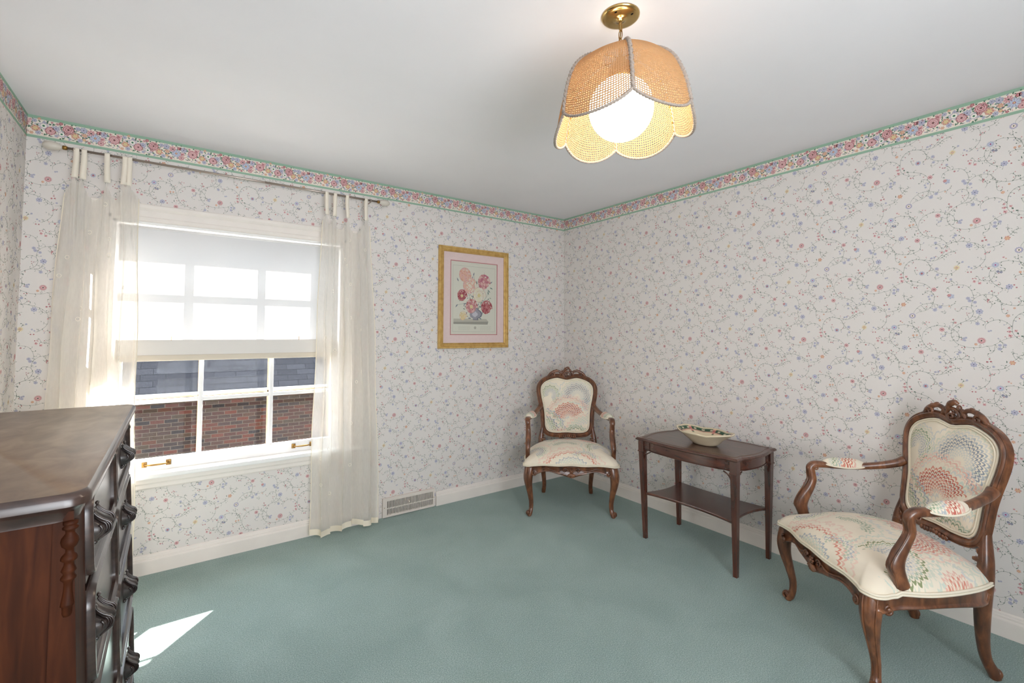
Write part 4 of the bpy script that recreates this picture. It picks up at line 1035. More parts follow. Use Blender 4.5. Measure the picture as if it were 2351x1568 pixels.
        # knee volute
        for px_, py_, nx in ((s_ * .268, -.302, (0, 1, 0)),):
            m.tube([(px_ - s_ * (x), py_ - .003, z) for x, _, z in spiral(0, .318, .019, .004, R_(90), 1.2, 20)], .0055, 6, ref=nx)
            m.ell((px_, py_, .318), (.010, .009, .010))
        m.tube([(s_ * .338, -.232 + y, z) for y, _, z in spiral(0, .318, .019, .004, R_(90), 1.2, 20)], .0055, 6, ref=(1, 0, 0))
        m.ell((s_ * .335, -.232, .318), (.009, .010, .010))
        m.build('front_leg', M_walnut, root)
    # back legs run up into the stiles
    for s_ in (-1, 1):
        m = MB()
        path = [(.205, .238, .60), (.208, .230, .55), (.218, .219, .49), (.222, .212, .44), (.220, .207, .38), (.214, .204, .32), (.204, .206, .22), (.195, .214, .13), (.192, .226, .07), (.196, .246, .025), (.198, .253, .0)]
        sc = [(.013, .012), (.016, .014), (.021, .018), (.024, .022), (.026, .024), (.026, .024), (.023, .021), (.019, .018), (.0175, .0165), (.019, .017), (.017, .015)]
        pr2 = [(math.copysign(abs(math.cos(a)) ** .7, math.cos(a)), math.copysign(abs(math.sin(a)) ** .7, math.sin(a))) for a in [2 * PI * i / 16 for i in range(16)]]
        m.sweep([(s_ * x, y, z) for x, y, z in path], pr2, ref=(0, 1, 0), scale=sc, sub=4)
        m.ell((s_ * .198, .262, .02), (.016, .014, .019))
        m.box((s_ * .206 - .020, .190, .447), (s_ * .206 + .024, .236, .462), bev=.005, smooth=True)
        m.build('back_leg', M_walnut, root)
    # back frame
    fh = [(0, .957), (.045, .966), (.09, .972), (.15, .958), (.205, .930), (.236, .888), (.241, .840), (.233, .785), (.220, .725), (.210, .665), (.206, .605), (.201, .550), (.182, .512), (.145, .492), (.08, .486), (0, .490)]
    fo = outline([(x, byy(z), z) for x, z in mirror(fh)], 6)
    ny = Vector((0, -1, .185)).normalized()
    mould = [(-.017, -.012), (-.017, .006), (-.014, .011), (-.010, .010), (-.006, .015), (.001, .019), (.006, .017), (.010, .011), (.013, .013), (.017, .011), (.018, .004), (.018, -.012)]
    m = MB(); nf = len(fo)
    ctr = Vector((0, byy(.73), .73)); vs = []
    for i, p in enumerate(fo):
        t = (fo[(i + 1) % nf] - fo[(i - 1) % nf]).normalized(); o_ = t.cross(ny).normalized()
        if o_.dot(p - ctr) < 0: o_ = -o_
        for a, b_ in mould: vs.append((p + o_ * a + ny * b_)[:])
    k = len(mould); m.add(vs, [(i * k + j, i * k + (j + 1) % k, ((i + 1) % nf) * k + (j + 1) % k, ((i + 1) % nf) * k + j) for i in range(nf) for j in range(k)])
    # carving along the bottom rail of the back
    for i in range(-4, 5):
        m.ell((i * .016, byy(.482) - .018, .478 + .003 * math.cos(i)), (.009, .007, .011))
    for s_ in (-1, 1):
        m.tube([(s_ * x, byy(.5) - .012, z) for x, _, z in spiral(.205, .487, .018, .004, R_(100), -1.2, 18)], .005, 6, ref=(0, 1, 0))
    bf_ = m.build('back_frame', M_walnut, root, auto=50)
    # upholstered back
    il = []
    for i, p in enumerate(fo):
        t = (fo[(i + 1) % nf] - fo[(i - 1) % nf]).normalized(); o_ = t.cross(ny).normalized()
        if o_.dot(p - ctr) < 0: o_ = -o_
        il.append(p - o_ * .020)
    for nm, sg, dep in (('backrest', 1, .030), ('back_cover', -1, .012)):
        m = MB(); rs = [0.0, .15, .3, .45, .6, .72, .82, .9, .95, .98, 1.0]; k = len(rs); vs = []
        for p in il:
            for r in rs:
                q = ctr + (p - ctr) * r + ny * sg * (.004 + dep * (1 - r ** 3.5)); vs.append(q[:])
        m.add(vs, [(i * k + j, i * k + j + 1, ((i + 1) % nf) * k + j + 1, ((i + 1) % nf) * k + j) for i in range(nf) for j in range(k - 1)])
        o = m.build(nm, M_fback, root); setpat(o, lambda v: (v.x, v.z, 0))
        if sg > 0:
            m = MB()
            for ins, r in ((.003, .0048), (.011, .0042)):
                m.tube([(ctr + (p - ctr) * (1 - ins / .22) + ny * (.008 + ins * .35))[:] for p in il], r, 6, ref=ny[:], closed=True)
            m.build('welting', M_welt, o)
    # crest carving
    m = MB(); yc = byy(.99) - .010
    for s_ in (-1, 1):
        X = lambda q: [(s_ * x, yc, z) for x, z in q]
        m.tube(X([(.158, .966), (.145, .985), (.120, 1.004), (.092, 1.014), (.066, 1.012), (.047, .998), (.040, .982)]), [.006, .011, .012, .011, .010, .009, .007], 8, ref=(0, 1, 0), sub=4)
        m.tube([(s_ * x, yc - .006, z) for x, _, z in spiral(.118, .984, .017, .003, R_(60), 1.25, 22)], [.007 - .003 * q / 22 for q in range(23)], 7, ref=(0, 1, 0))
        m.tube(X([(.135, .968), (.10, .976), (.07, .975), (.045, .968), (.03, .962)]), [.008, .009, .009, .009, .008], 7, ref=(0, 1, 0), sub=3)
        m.tube(X([(.060, .976), (.052, .990), (.044, 1.006), (.030, 1.015)]), [.008, .010, .010, .006], 8, ref=(0, 1, 0), sub=3)
        for x, z, a, b_ in ((.150, .976, .016, .010), (.133, .998, .014, .010), (.112, 1.012, .013, .009), (.090, 1.020, .012, .008), (.168, .962, .018, .009)):
            m.ell((s_ * x, yc, z), (a, .010, b_), M=Matrix.Rotation(s_ * R_(28), 3, 'Y'))
    ringp = [(.030 * math.cos(a), yc - .004, .985 + .027 * math.sin(a)) for a in [2 * PI * q / 24 for q in range(24)]]
    m.tube(ringp, .0075, 8, ref=(0, 1, 0), closed=True)
    m.tube([(x, yc - .008, z) for x, _, z in spiral(-.006, .976, .019, .003, R_(-60), -1.3, 22)], [.007 - .003 * q / 22 for q in range(23)], 7, ref=(0, 1, 0))
    for a in (35, 80, 130):
        A = R_(a); m.tube([(-.026 * math.cos(A), yc, .990 - .024 * math.sin(A)), (.026 * math.cos(A), yc, .990 + .024 * math.sin(A))], .0032, 6, ref=(0, 1, 0))
    m.ell((.004, yc - .004, .992), (.007, .007, .007))
    m.tube([(-.026, yc - .004, 1.003), (-.018, yc - .006, 1.020), (-.004, yc - .008, 1.034), (.012, yc - .006, 1.040), (.022, yc, 1.032)], [.008, .011, .013, .012, .008], 9, ref=(0, 1, 0), sub=4)
    m.ell((.010, yc - .006, 1.043), (.014, .012, .010)); m.ell((-.010, yc - .004, 1.036), (.012, .011, .010)); m.ell((.030, yc - .002, 1.018), (.010, .010, .014)); m.ell((-.030, yc - .002, 1.012), (.008, .010, .012))
    m.build('crest_carving', M_walnut, bf_)
    # arms
    for s_ in (-1, 1):
        m = MB()
        pa = [(.222, .250, .728), (.236, .215, .708), (.258, .150, .690), (.288, .060, .676), (.310, -.02, .672), (.320, -.08, .674), (.323, -.118, .672), (.322, -.138, .655), (.319, -.136, .630), (.316, -.134, .595), (.314, -.152, .555), (.316, -.178, .510), (.319, -.190, .470), (.320, -.180, .430), (.320, -.168, .392)]
        sc = [(.020, .021), (.018, .018), (.0165, .017), (.015, .020), (.015, .021), (.016, .021), (.018, .020), (.019, .019), (.017, .018), (.018, .017), (.021, .018), (.026, .018), (.029, .018), (.026, .016), (.028, .014)]
        P, S2 = smoothpath([Vector((s_ * x, y, z)) for x, y, z in pa], sc, 5, False)
        prr = [(math.copysign(abs(math.cos(a)) ** .75, math.cos(a)), math.copysign(abs(math.sin(a)) ** .75, math.sin(a))) for a in [2 * PI * i / 14 for i in range(14)]]
        side = Vector((1, 0, 0)); vs = []
        for i, p in enumerate(P):
            t = (P[min(i + 1, len(P) - 1)] - P[max(i - 1, 0)]).normalized(); b_ = (side - t * side.dot(t)).normalized(); a_ = t.cross(b_)
            for u, w_ in prr: vs.append((p + a_ * u * S2[i][0] + b_ * w_ * S2[i][1])[:])
        k = 14; m.add(vs, [(i * k + j, i * k + (j + 1) % k, (i + 1) * k + (j + 1) % k, (i + 1) * k + j) for i in range(len(P) - 1) for j in range(k)] + [tuple(range(k)), tuple((len(P) - 1) * k + q for q in range(k))])
        for off in (-1, 1):
            m.tube([(s_ * .321 + off * .012, y, z) for y, z in ((-.150, .655), (-.152, .63), (-.15, .60), (-.170, .56), (-.202, .51), (-.217, .47), (-.203, .44), (-.193, .40))], .003, 6, ref=(1, 0, 0), sub=3)
            m.tube([(s_ * .322 + off * .0165, -.118 - x, z) for x, _, z in spiral(0, .660, .013, .003, R_(80), -1.2, 18)], .0035, 6, ref=(1, 0, 0))
        ao = m.build('arm', M_walnut, root)
        m = MB(); pcx, pcy, pcz = s_ * .302, .012, .680
        def pf(u, v_):
            th = 2 * PI * u; r = v_
            x = .041 * r * math.cos(th) * (1 - .1 * math.sin(th)); y = .094 * r * math.sin(th)
            return (pcx + x - s_ * y * .22, pcy + y, pcz + .006 * 0 + .032 * (1 - r ** 3) ** .6 - (abs(x) * .25) + abs(y) * .02)
        m.grid(pf, 28, 12, closeu=True); po = m.build('arm_pad', M_fpad, root); setpat(po, lambda v: (v.x - pcx, v.y - pcy, 0))
        m = MB(); m.tube([(lambda p: (p[0], p[1], p[2] + .002))(pf(q / 28, 1.0)) for q in range(28)], .004, 6, closed=True); m.build('welting', M_welt, po)
    return root
armchair('carved walnut armchair with flame-stitch upholstery standing in the room corner', (-.47, -.57, 0), R_(-39.5), 'carved upholstered armchairs')
armchair('carved walnut armchair with flame-stitch upholstery in the foreground right of the small table', (-.469, -2.6, 0), R_(-129.7), 'carved upholstered armchairs')

# ------------------------------------------------------------------ side table
M_mahleg = wood('mahogany_leg', (52, 26, 18), (80, 42, 30), (102, 56, 40), (7, 7, .9), 6, .26, .5, spec=.6)
M_mahog = wood('mahogany', (52, 26, 18), (80, 42, 30), (102, 56, 40), (7, .9, 7), 6, .26, .5, spec=.6)
M_mahog_top = wood('mahogany_top', (46, 26, 20), (78, 48, 38), (104, 68, 54), (12, 1.2, 12), 6, .3, .4, spec=.5)
TZ = .652
tb = thing('side_table', 'dark mahogany side table with serpentine top and open lower shelf', 'table', (-.30, -1.62, 0))
hx, hy = .225, .345
def tabletop(k=1.0, d=0.0):
    """plan outline of the serpentine top"""
    a, b = hx - d, hy - d; P = []
    def side(p, q, nx, ny, amp):
        out = []; L_ = math.dist(p, q)
        for i in range(21):
            t = i / 20; x = p[0] + (q[0] - p[0]) * t; y = p[1] + (q[1] - p[1]) * t
            e = .06 / L_
            if e < t < 1 - e:
                w = (t - e) / (1 - 2 * e); o = amp * (math.sin(PI * w)) ** .8 - .008 * math.exp(-(min(w, 1 - w) / .03) ** 2)
            else: o = 0
            out.append((x + nx * o, y + ny * o))
        return out[:-1]
    P += side((-a, -b), (a, -b), 0, -1, .026 * k); P += side((a, -b), (a, b), 1, 0, .004 * k); P += side((a, b), (-a, b), 0, 1, .026 * k); P += side((-a, b), (-a, -b), -1, 0, .030 * k)
    return P
m = MB(); k = None; layers = [(.006, TZ - .018), (.0, TZ - .013), (.0, TZ - .007), (.004, TZ - .003), (.007, TZ)]
vs = []
for d, z in layers:
    pl = tabletop(1, d); k = len(pl); vs += [(x, y, z) for x, y in pl]
fs = [(l * k + i, l * k + (i + 1) % k, (l + 1) * k + (i + 1) % k, (l + 1) * k + i) for l in range(len(layers) - 1) for i in range(k)]
m.add(vs, fs + [tuple(range(k)), tuple((len(layers) - 1) * k + i for i in range(k))], 0, False)
top = m.build('table_top', M_mahog_top, tb, auto=30)
m = MB(); m.tube([(x, y, TZ + .0006) for x, y in tabletop(1, .03)], .0012, 4, closed=True); m.build('inlay_line', simple('pale_inlay', (120, 92, 74), .4, .4), top)
m = MB(); pl = tabletop(.95, .022); pi_ = tabletop(.95, .040); k = len(pl); z0, z1 = TZ - .078, TZ - .017
vs = [(x, y, z0) for x, y in pl] + [(x, y, z1) for x, y in pl] + [(x, y, z1) for x, y in pi_] + [(x, y, z0) for x, y in pi_]
m.add(vs, [(a * k + i, a * k + (i + 1) % k, ((a + 1) % 4) * k + (i + 1) % k, ((a + 1) % 4) * k + i) for a in range(4) for i in range(k)], 0, False)
m.tube([(x, y, z0 + .002) for x, y in tabletop(.95, .020)], .0028, 6, closed=True)
m.build('apron', M_mahog, tb, auto=30)
for sx in (-1, 1):
    for sy in (-1, 1):
        m = MB(); ox, oy = sx * (hx - .012), sy * (hy - .012)
        w0, w1 = .040, .022; vs = []
        for z, w, dd in ((TZ - .018, w0, 0), (TZ - .082, w0, 0), (TZ - .086, w0 + .006, -.003), (TZ - .091, w0 + .006, -.003), (TZ - .094, w0 - .003, .0015), (0, w1, .018)):
            x0 = ox - sx * dd; y0 = oy - sy * dd; x1 = x0 - sx * w; y1 = y0 - sy * w
            vs += [(x0, y0, z), (x1, y0, z), (x1, y1, z), (x0, y1, z)]
        m.add(vs, [(l * 4 + i, l * 4 + (i + 1) % 4, (l + 1) * 4 + (i + 1) % 4, (l + 1) * 4 + i) for l in range(5) for i in range(4)] + [(0, 1, 2, 3), (20, 21, 22, 23)], 0, False)
        lg = m.build('leg', M_mahleg, tb)
        for ax in (0, 1):
            m = MB(); zc = TZ - .086
            if ax == 0:
                x0 = ox - sx * .040; yy = oy - sy * .016
                q = [(x0, zc - .05), (x0, zc), (x0 - sx * .045, zc)]
                m.tube([(x0, yy, zc - .05), (x0 - sx * .006, yy, zc - .03), (x0 - sx * .022, yy, zc - .012), (x0 - sx * .045, yy, zc)], .004, 6, ref=(0, 1, 0), sub=3)
                m.tube([(x0, yy, zc - .006), (x0 - sx * .014, yy, zc - .020)], .003, 6, ref=(0, 1, 0)); m.ell((x0 - sx * .006, yy, zc - .012), (.005, .004, .005))
            else:
                y0 = oy - sy * .040; xx = ox - sx * .016
                m.tube([(xx, y0, zc - .05), (xx, y0 - sy * .006, zc - .03), (xx, y0 - sy * .022, zc - .012), (xx, y0 - sy * .045, zc)], .004, 6, ref=(1, 0, 0), sub=3)
                m.tube([(xx, y0, zc - .006), (xx, y0 - sy * .014, zc - .020)], .003, 6, ref=(1, 0, 0)); m.ell((xx, y0 - sy * .006, zc - .012), (.004, .005, .005))
            m.build('corner_bracket', M_mahog, lg)
m = MB(); P = []; a, b = hx - .026, hy - .026
def conc(p, q, nx, ny, amp):
    return [(p[0] + (q[0] - p[0]) * t - nx * amp * math.sin(PI * t) ** .6, p[1] + (q[1] - p[1]) * t - ny * amp * math.sin(PI * t) ** .6) for t in [i / 18 for i in range(18)]]
P = conc((-a, -b), (a, -b), 0, -1, .05) + conc((a, -b), (a, b), 1, 0, .03) + conc((a, b), (-a, b), 0, 1, .05) + conc((-a, b), (-a, -b), -1, 0, .045)
k = len(P); vs = []
for sc_, z in ((.985, .281), (1, .285), (1, .292), (.99, .296)): vs += [(x * sc_, y * sc_, z) for x, y in P]
m.add(vs, [(l * k + i, l * k + (i + 1) % k, (l + 1) * k + (i + 1) % k, (l + 1) * k + i) for l in range(3) for i in range(k)] + [tuple(range(k)), tuple(3 * k + i for i in range(k))], 0, False)
m.build('lower_shelf', M_mahog, tb)

# ------------------------------------------------------------------ bowl
def make_bowlmat():
    m, nt, out = newmat('glazed_ivory_ceramic')
    b = principled(nt, out, .22, .5)
    at = N(nt, 'ShaderNodeAttribute', attribute_name='Col'); L(nt, at.outputs['Color'], b.inputs['Base Color'])
    return m
bw = thing('ceramic_bowl', 'ivory oval ceramic bowl with green painted rim band on the side table', 'bowl', (-.335, -1.655, TZ + .0008), R_(-6))
def rimr(th):
    return 1 + .035 * abs(math.cos(3 * th)) ** .7 * 1 + .06 * abs(math.sin(th)) ** 6
m = MB(); NTH = 240
prof = [(.0, .006, 0), (.36, .0, 0), (.44, .002, 0), (.5, .014, 1), (.62, .030, 1), (.78, .050, 1), (.93, .068, 1), (.985, .073, 1), (1.0, .079, 1), (.985, .083, 1), (.95, .080, 1)]
inn = [(1 - q * .045, .0) for q in range(21)]
vs = []; cols = []; rows = []
for j, (r, z, f) in enumerate(prof): rows.append((r, z, f, None))
for q in range(1, 23):
    r = .95 - q * .95 / 22; t = r / .95
    rows.append((r, .012 + .066 * t ** 1.9, t, r))
def bowlcol(r, th):
    iv = PCL['ivory2']
    if r is None: return iv
    if .80 < r < .93:
        w = (th * 18 / (2 * PI)) % 1
        sec = (th * 6 / (2 * PI)) % 1
        if sec < .12: return PCL['orange'] if (r * 40) % 1 < .5 else PCL['red']
        if abs(w - .5) < .16 and .845 < r < .885: return PCL['ivory2']
        return PCL['bgreen']
    if .775 < r <= .80: return PCL['orange']
    if .69 < r < .775 and ((th * 6 / (2 * PI)) % 1) < .10: return PCL['red'] if r > .73 else PCL['greend']
    if r < .2: return PCL['bgreen'] if (math.sin(th * 3) > .6) else iv
    return iv
PCL['ivory2'] = lin((224, 208, 178)); PCL['bgreen'] = lin((52, 84, 64))
for th_i in range(NTH):
    th = 2 * PI * th_i / NTH
    for (r, z, f, ir) in rows:
        k = 1 + (rimr(th) - 1) * f; hz = z + (.012 * abs(math.sin(th)) ** 4 - .006 * (1 - abs(math.cos(3 * th)))) * f * (1 if r > .6 else 0)
        vs.append((.118 * r * k * math.cos(th), .178 * r * k * math.sin(th), max(hz, 0))); cols.append(bowlcol(ir, th))
k = len(rows)
m.add(vs, [(i * k + j, ((i + 1) % NTH) * k + j, ((i + 1) % NTH) * k + j + 1, i * k + j + 1) for i in range(NTH) for j in range(k - 1)])
bo = m.build('bowl_body', make_bowlmat(), bw, fix=False)
ca = bo.data.color_attributes.new('Col', 'FLOAT_COLOR', 'POINT'); ca.data.foreach_set('color', np.array(cols, dtype=np.float32).ravel())
# ------------------------------------------------------------------ chest of drawers
M_chest = wood('aged_walnut_side', (34, 15, 6), (58, 27, 11), (78, 39, 18), (9, 9, 1.0), 6, .55, .0, spec=.12)
M_chtop = wood('aged_walnut_top', (92, 70, 54), (122, 98, 78), (146, 122, 98), (3.5, 1.6, 3), 5, .45, .25)
M_chfront = wood('polished_walnut_front', (34, 22, 18), (54, 38, 32), (74, 54, 46), (3, 1.2, 9), 6, .28, .3, spec=.6)
M_carve = wood('dark_carved_walnut', (24, 17, 15), (44, 32, 28), (66, 50, 44), (6, 6, 6), 8, .28, .5, spec=.7)
CY0, CY1 = -2.222, -.98; CT = 1.058
ch = thing('chest_of_drawers', 'dark walnut chest of drawers with carved pulls against the left wall', 'chest of drawers', (XL + .02, (CY0 + CY1) / 2, 0))
hw = (CY1 - CY0) / 2
def XF(z): return .485 + (.95 - z) * .045        # face of the drawers, steps out toward the floor
m = MB()
def panelx(x0, x1a, x1b, y0, y1, z0, z1):
    vs = [(x0, y0, z0), (x1a, y0, z0), (x1a, y1, z0), (x0, y1, z0), (x0, y0, z1), (x1b, y0, z1), (x1b, y1, z1), (x0, y1, z1)]
    return vs, [(0, 3, 2, 1), (4, 5, 6, 7), (0, 1, 5, 4), (1, 2, 6, 5), (2, 3, 7, 6), (3, 0, 4, 7)]
for y0, y1 in ((-hw + .03, -hw + .05), (hw - .05, hw - .03)): m.add(*panelx(.0, .475, .475, y0, y1, .05, CT - .035), 0, False)
for y0, y1 in ((-hw + .022, -hw + .132), (hw - .132, hw - .022)): m.add(*panelx(.452, XF(.06) - .004, XF(1.03) - .004, y0, y1, .0, CT - .035), 0, False)
m.add(*panelx(0, XF(.06) - .02, XF(1.03) - .02, -hw + .04, hw - .04, .04, .07), 0, False)
m.box((0, -hw + .03, .05), (.012, hw - .03, CT - .035)); m.box((0, -hw + .022, 0), (.05, -hw + .05, .06)); m.box((0, hw - .05, 0), (.05, hw - .022, .06))
m.add(*panelx(0, XF(.06), XF(.2), -hw + .022, hw - .022, .0, .10), 0, False)
m.build('carcass', M_chest, ch)
# top with moulded edge and clipped corners
def plan(d):
    x1 = XF(1.05) + .020 - d; y0, y1 = -hw + d, hw - d; c_ = .034
    a_ = [R_(90 * q / 8) for q in range(9)]
    return [(0, y0)] + [(x1 - c_ + c_ * math.sin(a), y0 + c_ - c_ * math.cos(a)) for a in a_] + [(x1 - c_ + c_ * math.cos(a), y1 - c_ + c_ * math.sin(a)) for a in a_] + [(0, y1)]
lay = [(.018, CT - .050), (.018, CT - .046), (.016, CT - .036), (.012, CT - .030), (.008, CT - .026), (.0, CT - .022), (.0, CT - .010), (.003, CT - .004), (.008, CT)]
m = MB(); vs = []
for d, z in lay: vs += [(x, y, z) for x, y in plan(d)]
k = len(plan(0)); m.add(vs, [(l * k + i, l * k + (i + 1) % k, (l + 1) * k + (i + 1) % k, (l + 1) * k + i) for l in range(len(lay) - 1) for i in range(k)] + [tuple(range(k))], 0, False)
m.add([(x, y, CT) for x, y in plan(.008)], [tuple(range(k))], 1, False)
m.build('chest_top', [M_chfront, M_chtop], ch, auto=35)
# turned half spindles on the corner stiles
for yy in (-hw + .020, hw - .020):
    m = MB(); zs = 1.02
    pr_s = [(.001, 1.02), (.018, 1.018), (.018, 1.006), (.014, 1.002), (.019, .996), (.019, .990), (.012, .984), (.011, .974), (.020, .958), (.022, .945), (.018, .928), (.010, .918), (.010, .906), (.017, .896), (.020, .888), (.020, .880), (.012, .872), (.012, .862), (.016, .850), (.0185, .842), (.012, .830), (.0185, .818), (.0185, .812), (.011, .800), (.011, .776), (.013, .752), (.016, .725), (.017, .718), (.013, .714), (.012, .690), (.009, .680), (.001, .678)]
    xm = XF(.9) - .043
    m.lathe([(r_ * .58, 1.008 - (1.02 - z_) * .48) for r_, z_ in pr_s], (.474, yy + (.004 if yy < 0 else -.004), 0), 20)
    m.build('turned_spindle', M_chest, ch)
# drawers
rowz = [(.932, .178), (.735, .205), (.500, .250), (.245, .245)]
def pull(z, y, xf):
    """carved projecting leaf pull"""
    m = MB(); W = .040
    shape = [(.000, .052), (.006, .044), (.012, .032), (.024, .018), (.036, .008), (.041, -.006), (.038, -.020), (.028, -.030), (.016, -.040), (.006, -.052), (.000, -.056)]
    ny_ = 25
    vs = []
    for i in range(ny_):
        v_ = i / (ny_ - 1) * 2 - 1; a = abs(v_); k_ = (1 - a ** 3.0) ** .5
        rib = 1 + .10 * math.cos(v_ * PI * 5)
        for (x, zz) in shape:
            vs.append((xf + x * .85 * k_ * rib, y + v_ * W, z + .68 * (zz * (.45 + .55 * k_) - .010 * a)))
    k = len(shape); m.add(vs, [(i * k + j, (i + 1) * k + j, (i + 1) * k + j + 1, i * k + j + 1) for i in range(ny_ - 1) for j in range(k - 1)])
    for s_ in (-1, 1):
        for dd, rr in ((0, .0035), (.009, .0032), (.018, .003)):
            m.tube([(xf + x * .85 * (1 - dd * 12) + .001, y + s_ * (W * .72 - dd * .2), z + .68 * (zz - dd * .2)) for x, zz in shape[1:9]], rr * .7, 6, ref=(0, 1, 0), sub=3)
        m.tube([(xf + .012 + xx * .7, y + s_ * W * .86, z - .007 + zz * .7) for xx, _, zz in spiral(0, 0, .015, .003, R_(70), -1.2, 18)], .0025, 6, ref=(0, 1, 0))
        for t in range(4): m.ell((xf + .006 + .004 * t, y + s_ * (W * .8 - t * .006), z - .036 + t * .004), (.005, .007, .0055))
        m.ell((xf + .010, y + s_ * W * .7, z - .024), (.006, .007, .007))
        m.ell((xf + .006, y + s_ * W * .75, z + .033), (.004, .008, .004))
    return m
for r_i, (zc, hh) in enumerate(rowz):
    z0, z1 = zc - hh / 2 + .004, zc + hh / 2 - .004; xf0, xf1 = XF(z0), XF(z1); xf = (xf0 + xf1) / 2
    spans = [(-hw + .135, -.004), (.004, hw - .135)] if r_i == 0 else [(-hw + .135, hw - .135)]
    for (ya, yb) in spans:
        m = MB(); m.add(*panelx(.03, xf0 - .004, xf1 - .004, ya + .002, yb - .002, z0, z1), 0, False)
        dr = m.build('drawer', M_chfront, ch)
        cells = [(ya, yb)] if r_i == 0 else [(ya, -.004), (.004, yb)]
        for (a, b_) in cells:
            m = MB(); yc_ = (a + b_) / 2; w_ = (b_ - a) / 2 - .014; h_ = (z1 - z0) / 2 - .012; cr_ = .03
            path = []
            for sx, sz, a0 in ((1, 1, 0), (-1, 1, 90), (-1, -1, 180), (1, -1, 270)):
                for q in range(6):
                    A = R_(a0 + q * 18)
                    yy = yc_ + sx * (w_ - cr_) + cr_ * math.cos(A); zz = zc + sz * (h_ - cr_) + cr_ * math.sin(A)
                    path.append((XF(zz) - .006, yy, zz))
            m.sweep(path, [(-.002, -.011), (.008, -.011), (.012, -.007), (.008, -.003), (.014, .001), (.014, .006), (.008, .010), (-.002, .011)], ref=(1, 0, 0), closed=True)
            m.build('moulding', M_chfront, dr, auto=35)
            py = -.385 if yc_ < 0 else .305
            pull(zc, py, XF(zc) - .006).build('pull', M_carve, dr)

# ------------------------------------------------------------------ pendant lamp
LX, LY = -1.798, -2.264
lamp = thing('pendant_lamp', 'tulip shaped woven cane pendant lamp with glowing globe hanging from the ceiling', 'lamp', (LX, LY, H))
m = MB(); m.lathe([(.0001, -.020), (.012, -.020), (.014, -.016), (.030, -.013), (.050, -.012), (.060, -.009), (.0655, -.004), (.066, -.0005), (.0001, -.0005)], (0, 0, 0), 48)
cn = m.build('canopy', M_brass, lamp)
for a in (R_(200), R_(285)):
    m = MB(); m.ell((.043 * math.cos(a), .043 * math.sin(a), -.0125), (.0035, .0055, .0012)); m.build('screw_slot', M_black, cn)
m = MB(); zc = -.026; i = 0
m.tube([(.005 * math.cos(t), 0, zc + .003 + .008 * math.sin(t)) for t in [2 * PI * q / 16 for q in range(16)]], .0017, 6, ref=(0, 1, 0), closed=True)
zc = -.04
while zc > -.155:
    a = i % 2; hl = .0165
    pts = []
    for q in range(20):
        t = 2 * PI * q / 20; u = .0075 * math.cos(t); w_ = hl * math.copysign(abs(math.sin(t)) ** .8, math.sin(t))
        pts.append((u if a == 0 else 0, 0 if a == 0 else u, zc + w_))
    m.tube(pts, .0016, 6, ref=(0, 1, 0) if a == 0 else (1, 0, 0), closed=True)
    zc -= 2 * hl - .0055; i += 1
m.build('chain', M_brassd, lamp)
m = MB(); m.tube([(0, 0, -.02), (.003, .002, -.06), (-.002, .003, -.1), (.002, 0, -.16), (0, 0, -.21)], .0023, 8, ref=(1, 0, 0), sub=5); m.build('cord', simple('gold_cord', (150, 120, 70), .5, .4), lamp)
m = MB(); m.lathe([(.0001, -.145), (.012, -.148), (.016, -.155), (.016, -.165), (.03, -.172), (.042, -.200), (.045, -.232), (.0001, -.235)], (0, 0, 0), 24); m.build('socket_holder', M_brassd, lamp)
SA0 = R_(-76); RIB = [(-79, 1.03), (-17, .95), (46, 1.0), (99, 1.04), (165, .94), (229, 1.02)]
PR = [(.066, -.148), (.106, -.156), (.148, -.178), (.184, -.215), (.208, -.265), (.224, -.320), (.234, -.380)]
def prof_at(t):
    P = [Vector((r, 0, z)) for r, z in PR]; n = len(P) - 1; x = t * n; i = min(int(x), n - 1); f = x - i
    p0, p1, p2, p3 = P[max(i - 1, 0)], P[i], P[i + 1], P[min(i + 2, n)]
    return .5 * ((2 * p1) + (-p0 + p2) * f + (2 * p0 - 5 * p1 + 4 * p2 - p3) * f * f + (-p0 + 3 * p1 - 3 * p2 + p3) * f ** 3)
def shade_pt(k, u, t, inset=0.0):
    """panel k, u 0..1 across, t 0..1 down to the scalloped edge"""
    drop = math.sin(PI * u) ** .75
    p = prof_at(t); r = p.x; z = p.z - .050 * drop * t ** 3
    a0, a1 = R_(RIB[k % 6][0]), R_(RIB[(k + 1) % 6][0]); f0 = 1 + (RIB[k % 6][1] - 1) * t; f1 = 1 + (RIB[(k + 1) % 6][1] - 1) * t
    A = Vector((math.cos(a0), math.sin(a0), 0)) * r * f0; B = Vector((math.cos(a1), math.sin(a1), 0)) * r * f1
    q = A.lerp(B, u); bul = math.sin(PI * u) * r * (.10 * (1 - t) + .085 * t)
    d = q.normalized(); q = q + d * (bul + .014 * drop * t ** 3 - inset)
    return Vector((q.x, q.y, z))
def make_cane():
    m, nt, out = newmat('woven_cane')
    df = N(nt, 'ShaderNodeBsdfDiffuse'); df.inputs['Color'].default_value = lin((186, 156, 118)); tl = N(nt, 'ShaderNodeBsdfTranslucent'); tl.inputs['Color'].default_value = lin((206, 160, 106))
    mx = N(nt, 'ShaderNodeMixShader'); mx.inputs[0].default_value = .30; L(nt, df.outputs[0], mx.inputs[1]); L(nt, tl.outputs[0], mx.inputs[2]); L(nt, mx.outputs[0], out.inputs[0])
    return m
M_cane = make_cane(); M_braid = simple('grey_braid', (160, 147, 136), .85, .15, noise=.15, nscale=200)
M_seam = simple('brown_stitching', (176, 128, 60), .8, .1)
shade = bpy.data.objects.new('lamp_shade', None); COL.objects.link(shade); shade.parent = lamp
